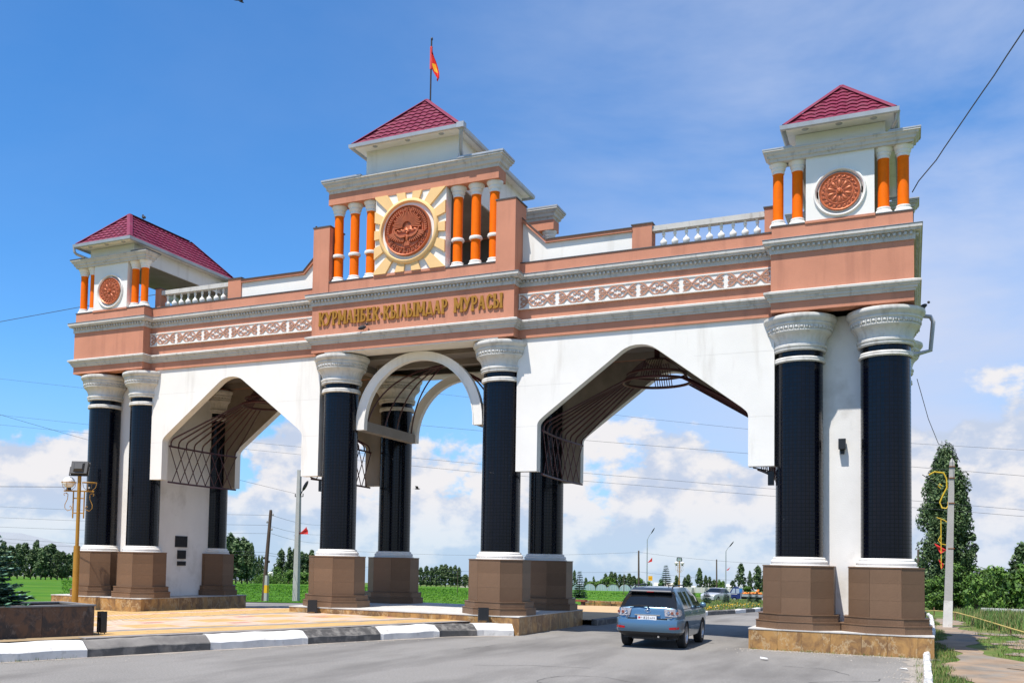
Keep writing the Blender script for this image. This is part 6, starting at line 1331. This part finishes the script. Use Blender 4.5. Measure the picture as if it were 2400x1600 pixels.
# blue flatbed truck loaded with orange melons
trk = thing('truck', 'small dark blue flatbed truck parked behind the young spruces', 'truck', (-1.55, 83.7, -1.57), .0, None, .82); TB = paint('truck_blue', (.012, .022, .13), .0)
q = MB(); side = [(-1.75, .42), (-1.0, .42), (-.2, .42), (-.2, 1.95), (-1.0, 1.95), (-1.35, 1.72), (-1.72, 1.05)]; q.prism(side[::-1] if 0 else side, -.8, .8); mk('cab', q, TB, trk)
q = MB(); q.prism([(-1.5, 1.10), (-.95, 1.10), (-.95, 1.72), (-1.22, 1.72)], -.806, -.80); q.prism([(-.85, 1.10), (-.45, 1.10), (-.45, 1.72), (-.85, 1.72)], -.806, -.80); mk('side_window', q, mat('pale_glass', (.35, .4, .5), .2), trk); q = MB(); q.box(-1.45, -.7, -.807, -.80, .98, 1.04); mk('door_stripe', q, KW, trk)
q = MB(); q.box(-.15, 2.35, -.85, .85, .62, .72); q.box(-.15, 2.35, -.85, -.80, .72, 1.02, 1); q.box(-.15, 2.35, .80, .85, .72, 1.02, 1); q.box(2.30, 2.35, -.8, .8, .72, 1.02, 1); q.box(-.15, -.10, -.8, .8, .72, 1.5, 1); mk('flatbed', q, [BLK, GUT], trk); q = MB(); q.box(-.2, 2.2, -.45, .45, .38, .6); mk('chassis', q, BLK, trk)
for y in (-.7, .7):
    for x in (-1.05, 1.55): q = MB(); q.lathe([(0, -.1), (.31, -.1), (.31, .1), (0, .1)], 20, M=T(x, y, .31) @ Matrix.Rotation(pi / 2, 4, 'X'), caps=False); wh = mk('wheel', q, RUB, trk, 40); q = MB(); q.lathe([(0, .105), (.18, .105), (.18, .09)], 14, M=T(x, y, .31) @ Matrix.Rotation(pi / 2, 4, 'X'), caps=False); mk('hub_cap', q, ALLOY, wh)
ORM = mat('orange_melon', (.72, .22, .03), .6, .25, 6.0); q = MB(); q.ell((0, 0, 0), (.17, .14, .14), 10, 7); mm = q.mesh('melon', ORM, 60); rd = random.Random(8)
for i in range(60):
    lx = rd.uniform(.0, 2.2); ly = rd.uniform(-.7, .7); lz = 1.0 + rd.uniform(0, .18) + (.42 * rd.random() if 1.6 < lx < 2.1 else 0)
    tag(put('melon', mm, None, (-1.55 + lx * .82, 83.7 + ly * .82, -1.57 + lz * .82), rd.uniform(0, 3), .82), 'orange melon heaped on the bed of the dark blue truck', 'melon', 'melons on the truck bed')
# ================================================================ SIGNS AND FAR BUILDINGS
def signpost(x, y, z, h, lb, shape, w, hh, col, cat='road sign'):
    p = thing('road_sign', lb, cat, (x, y, z)); q = MB(); q.tube([(0, 0, -.2), (0, 0, h - hh)], w * .06, 6); mk('post', q, STEEL, p); q = MB()
    if shape == 'tri': q.prism([(-w / 2, h - hh), (w / 2, h - hh), (0, h)], -.03, 0); q.prism([(-w * .3, h - hh * .88), (w * .3, h - hh * .88), (0, h - hh * .28)], -.036, -.03, 1)
    elif shape == 'disc': q.lathe([(0, 0), (w / 2, 0), (w / 2, .04), (0, .04)], 24, M=T(0, 0, h - hh / 2) @ Matrix.Rotation(pi / 2, 4, 'X'), caps=False); q.box(-w * .08, w * .08, -.05, -.041, h - hh * .72, h - hh * .28, 1)
    else: q.box(-w / 2, w / 2, -.04, 0, h - hh, h); q.box(-w * .3, w * .3, -.048, -.041, h - hh * .65, h - hh * .35, 1)
    mk('plate', q, col, p); return p
SGY = mat('sign_yellow', (.80, .40, .01), .5); SGW = mat('sign_white', (.72, .70, .66), .5); SGO = mat('sign_dull_orange', (.62, .25, .01), .5); SGB = mat('sign_blue', (.03, .16, .42), .5); SGG = mat('sign_grey', (.40, .40, .38), .5)
signpost(-41.5, 213.2, -4.75, 4.25, 'yellow square sign above the roof of the blue car', 'sq', 1.0, 1.15, [SGY, SGO]); signpost(-41.9, 231, -5.1, 3.6, 'white round sign right of the yellow square sign', 'disc', 1.05, 1.25, [SGW, SGG])
p = signpost(-1.66, 82.4, -1.56, 1.9, 'white triangular sign on a post with blue plate before the dark blue truck', 'tri', .45, .42, [SGW, SGG]); q = MB(); q.box(-.15, .15, -.04, 0, 1.02, 1.45); mk('blue_plate', q, SGB, p)
p = thing('field_post', 'thin post in the green field between car roof and young spruce', 'post', (-29.9, 143.4, -3.15)); q = MB(); q.tube([(0, 0, -.2), (0, 0, 3.7)], .07, 6); mk('shaft', q, WOOD, p); p = thing('field_post', 'thin post in the field between the central columns', 'post', (-44.0, 104.1, -2.48)); q = MB(); q.tube([(0, 0, -.2), (0, 0, 3.1)], .05, 6); mk('shaft', q, WOOD, p)
FILM = mat('greenhouse_film', (.62, .68, .70), .5, .1, .3); FILMD = mat('greenhouse_end', (.30, .40, .40), .5, .15, .5)
ga_, gb_ = Vector((-105.0, 353.9)), Vector((-78.5, 361.2)); n = 6
for i in range(n):
    c0 = ga_.lerp(gb_, (i + .5) / n); w = (gb_ - ga_).length / n * .98; zt_ = zg(*c0); az = math.atan2((gb_ - ga_).y, (gb_ - ga_).x)
    p = thing('greenhouse', ('plastic tunnel greenhouse, %s of the row behind the green field' % ('leftmost', 'second from left', 'third from left', 'fourth from left', 'fifth from left', 'rightmost')[i]), 'greenhouse', (c0.x, c0.y, zt_), az, 'tunnel greenhouses in a row')
    q = MB(); arc = [(w / 2 * cos(a), 2.45 * sin(a) ** .8) for a in [pi * j / 12 for j in range(13)]]; q.add([(x, 0, z) for x, z in arc] + [(x, 22, z) for x, z in arc], [(j, j + 1, j + 14, j + 13) for j in range(12)]); mk('film_cover', q, FILM, p, 60)
    q = MB(); q.add([(x * .98, .05, z * .98) for x, z in arc], [tuple(range(13))]); mk('end_wall', q, FILMD, p)
    for k in (-1, 0, 1): q = MB(); q.box(k * w * .22 - .05, k * w * .22 + .05, -.02, .04, 0, 2.2 if k == 0 else 1.8); mk('end_post', q, KW, p)
PALE = mat('pale_render', (.62, .56, .47), .9, .08, .3); WSH = mat('white_sheet_roof', (.70, .69, .67), .7, .08, .3); GREYR = mat('grey_sheet_roof', (.45, .47, .49), .6, .1, .3)
def shed(x, y, az, w, d, h, rh, lb, wall, roof, gp='low sheds and houses beyond the fields', wins=2):
    p = thing('shed', lb, 'building', (x, y, zg(x, y)), az, gp); q = MB(); q.box(-w / 2, w / 2, 0, d, -1, h); mk('wall', q, wall, p); q = MB(); q.prism([(-.3, h), (d + .3, h), (d / 2, h + rh)], -w / 2 - .3, w / 2 + .3, axis='x'); mk('roof', q, roof, p)
    for i in range(wins): q = MB(); x_ = -w / 2 + w * (i + .5) / wins; q.box(x_ - .4, x_ + .4, -.03, 0.02, .8, min(1.8, h - .3)); mk('window', q, DARK, p)
shed(-55, 386, .16, 12, 7, 2.6, 1.1, 'long pale shed with white roof behind the far wooden pole', PALE, WSH); shed(-74, 383, .2, 10, 7, 2.4, 1.2, 'cream shed just right of the yellow square sign', PALE, PALE)
shed(-147.9, 348.6, .4, 5.5, 6, 2.5, 1.5, 'small house with grey roof seen beside the right central pedestal', PALE, GREYR); shed(-224.8, 317.3, .6, 3.4, 6, 2.6, 2.2, 'small white gabled house behind the dark wooden pole', PALE, WSH); shed(-229.5, 314, .6, 2.0, 5, 3.2, 1.2, 'white house gable glimpsed between poplars left of the dark wooden pole', WSH, WSH)
shed(-45.5, 376, .16, 9, 5, 1.6, .6, 'low white shed behind the silver car', WSH, WSH); shed(-66, 380, .16, 7, 5, 1.7, .8, 'low cream shed with flat roof left of the steel street lamp', PALE, WSH)
p = thing('boundary_wall', 'long pale wall with posts beyond the green field right of the car', 'wall', (-60.7, 344.6, -7.9), .187); q = MB(); q.box(0, 18, 0, .3, -1, 2.25); mk('wall_panel', q, mat('pale_grey_wall', (.52, .50, .47), .9, .12, .4), p)
for i in range(8): q = MB(); q.box(i * 2.4, i * 2.4 + .25, -.1, .0, -1, 2.5); mk('wall_post', q, PALE, p)
p = thing('low_stone_wall', 'low rough wall of brown stone behind the back paving', 'wall', (-2.2, 27.1, -.38), -.05); rd = random.Random(4)
for r_i in range(3):
    x = 0
    while x < 3.9: w = rd.uniform(.25, .5); q = MB(); q.box(x + .01, x + w - .01, rd.uniform(-.03, .03), .35, .16 * r_i, .16 * r_i + .15 - rd.uniform(0, .02)); mk('wall_stone', q, TANM if rd.random() < .7 else DIRT, p); x += w
p = thing('bench', 'dark red bench of concrete behind the right central pedestal', 'bench', (-2.5, 26.0, -.36), -.05); q = MB(); q.box(-.6, .75, 0, .45, .40, .50); mk('seat', q, mat('bench_red', (.20, .06, .03), .8), p)
for x in (-.5, .5): q = MB(); q.box(x, x + .14, .05, .4, -.1, .40); mk('leg', q, mat('bench_leg', (.05, .03, .025), .9), p)
p = thing('hedge', 'dark green hedge along the field edge behind the concrete pole', 'hedge', (-190.5, 268.0, -7.6), .6); put('foliage', crown_mesh('r', 2.4, 16, 2600, .35, 5, LB, .0), p); p.scale = (1.0, .3, 1)
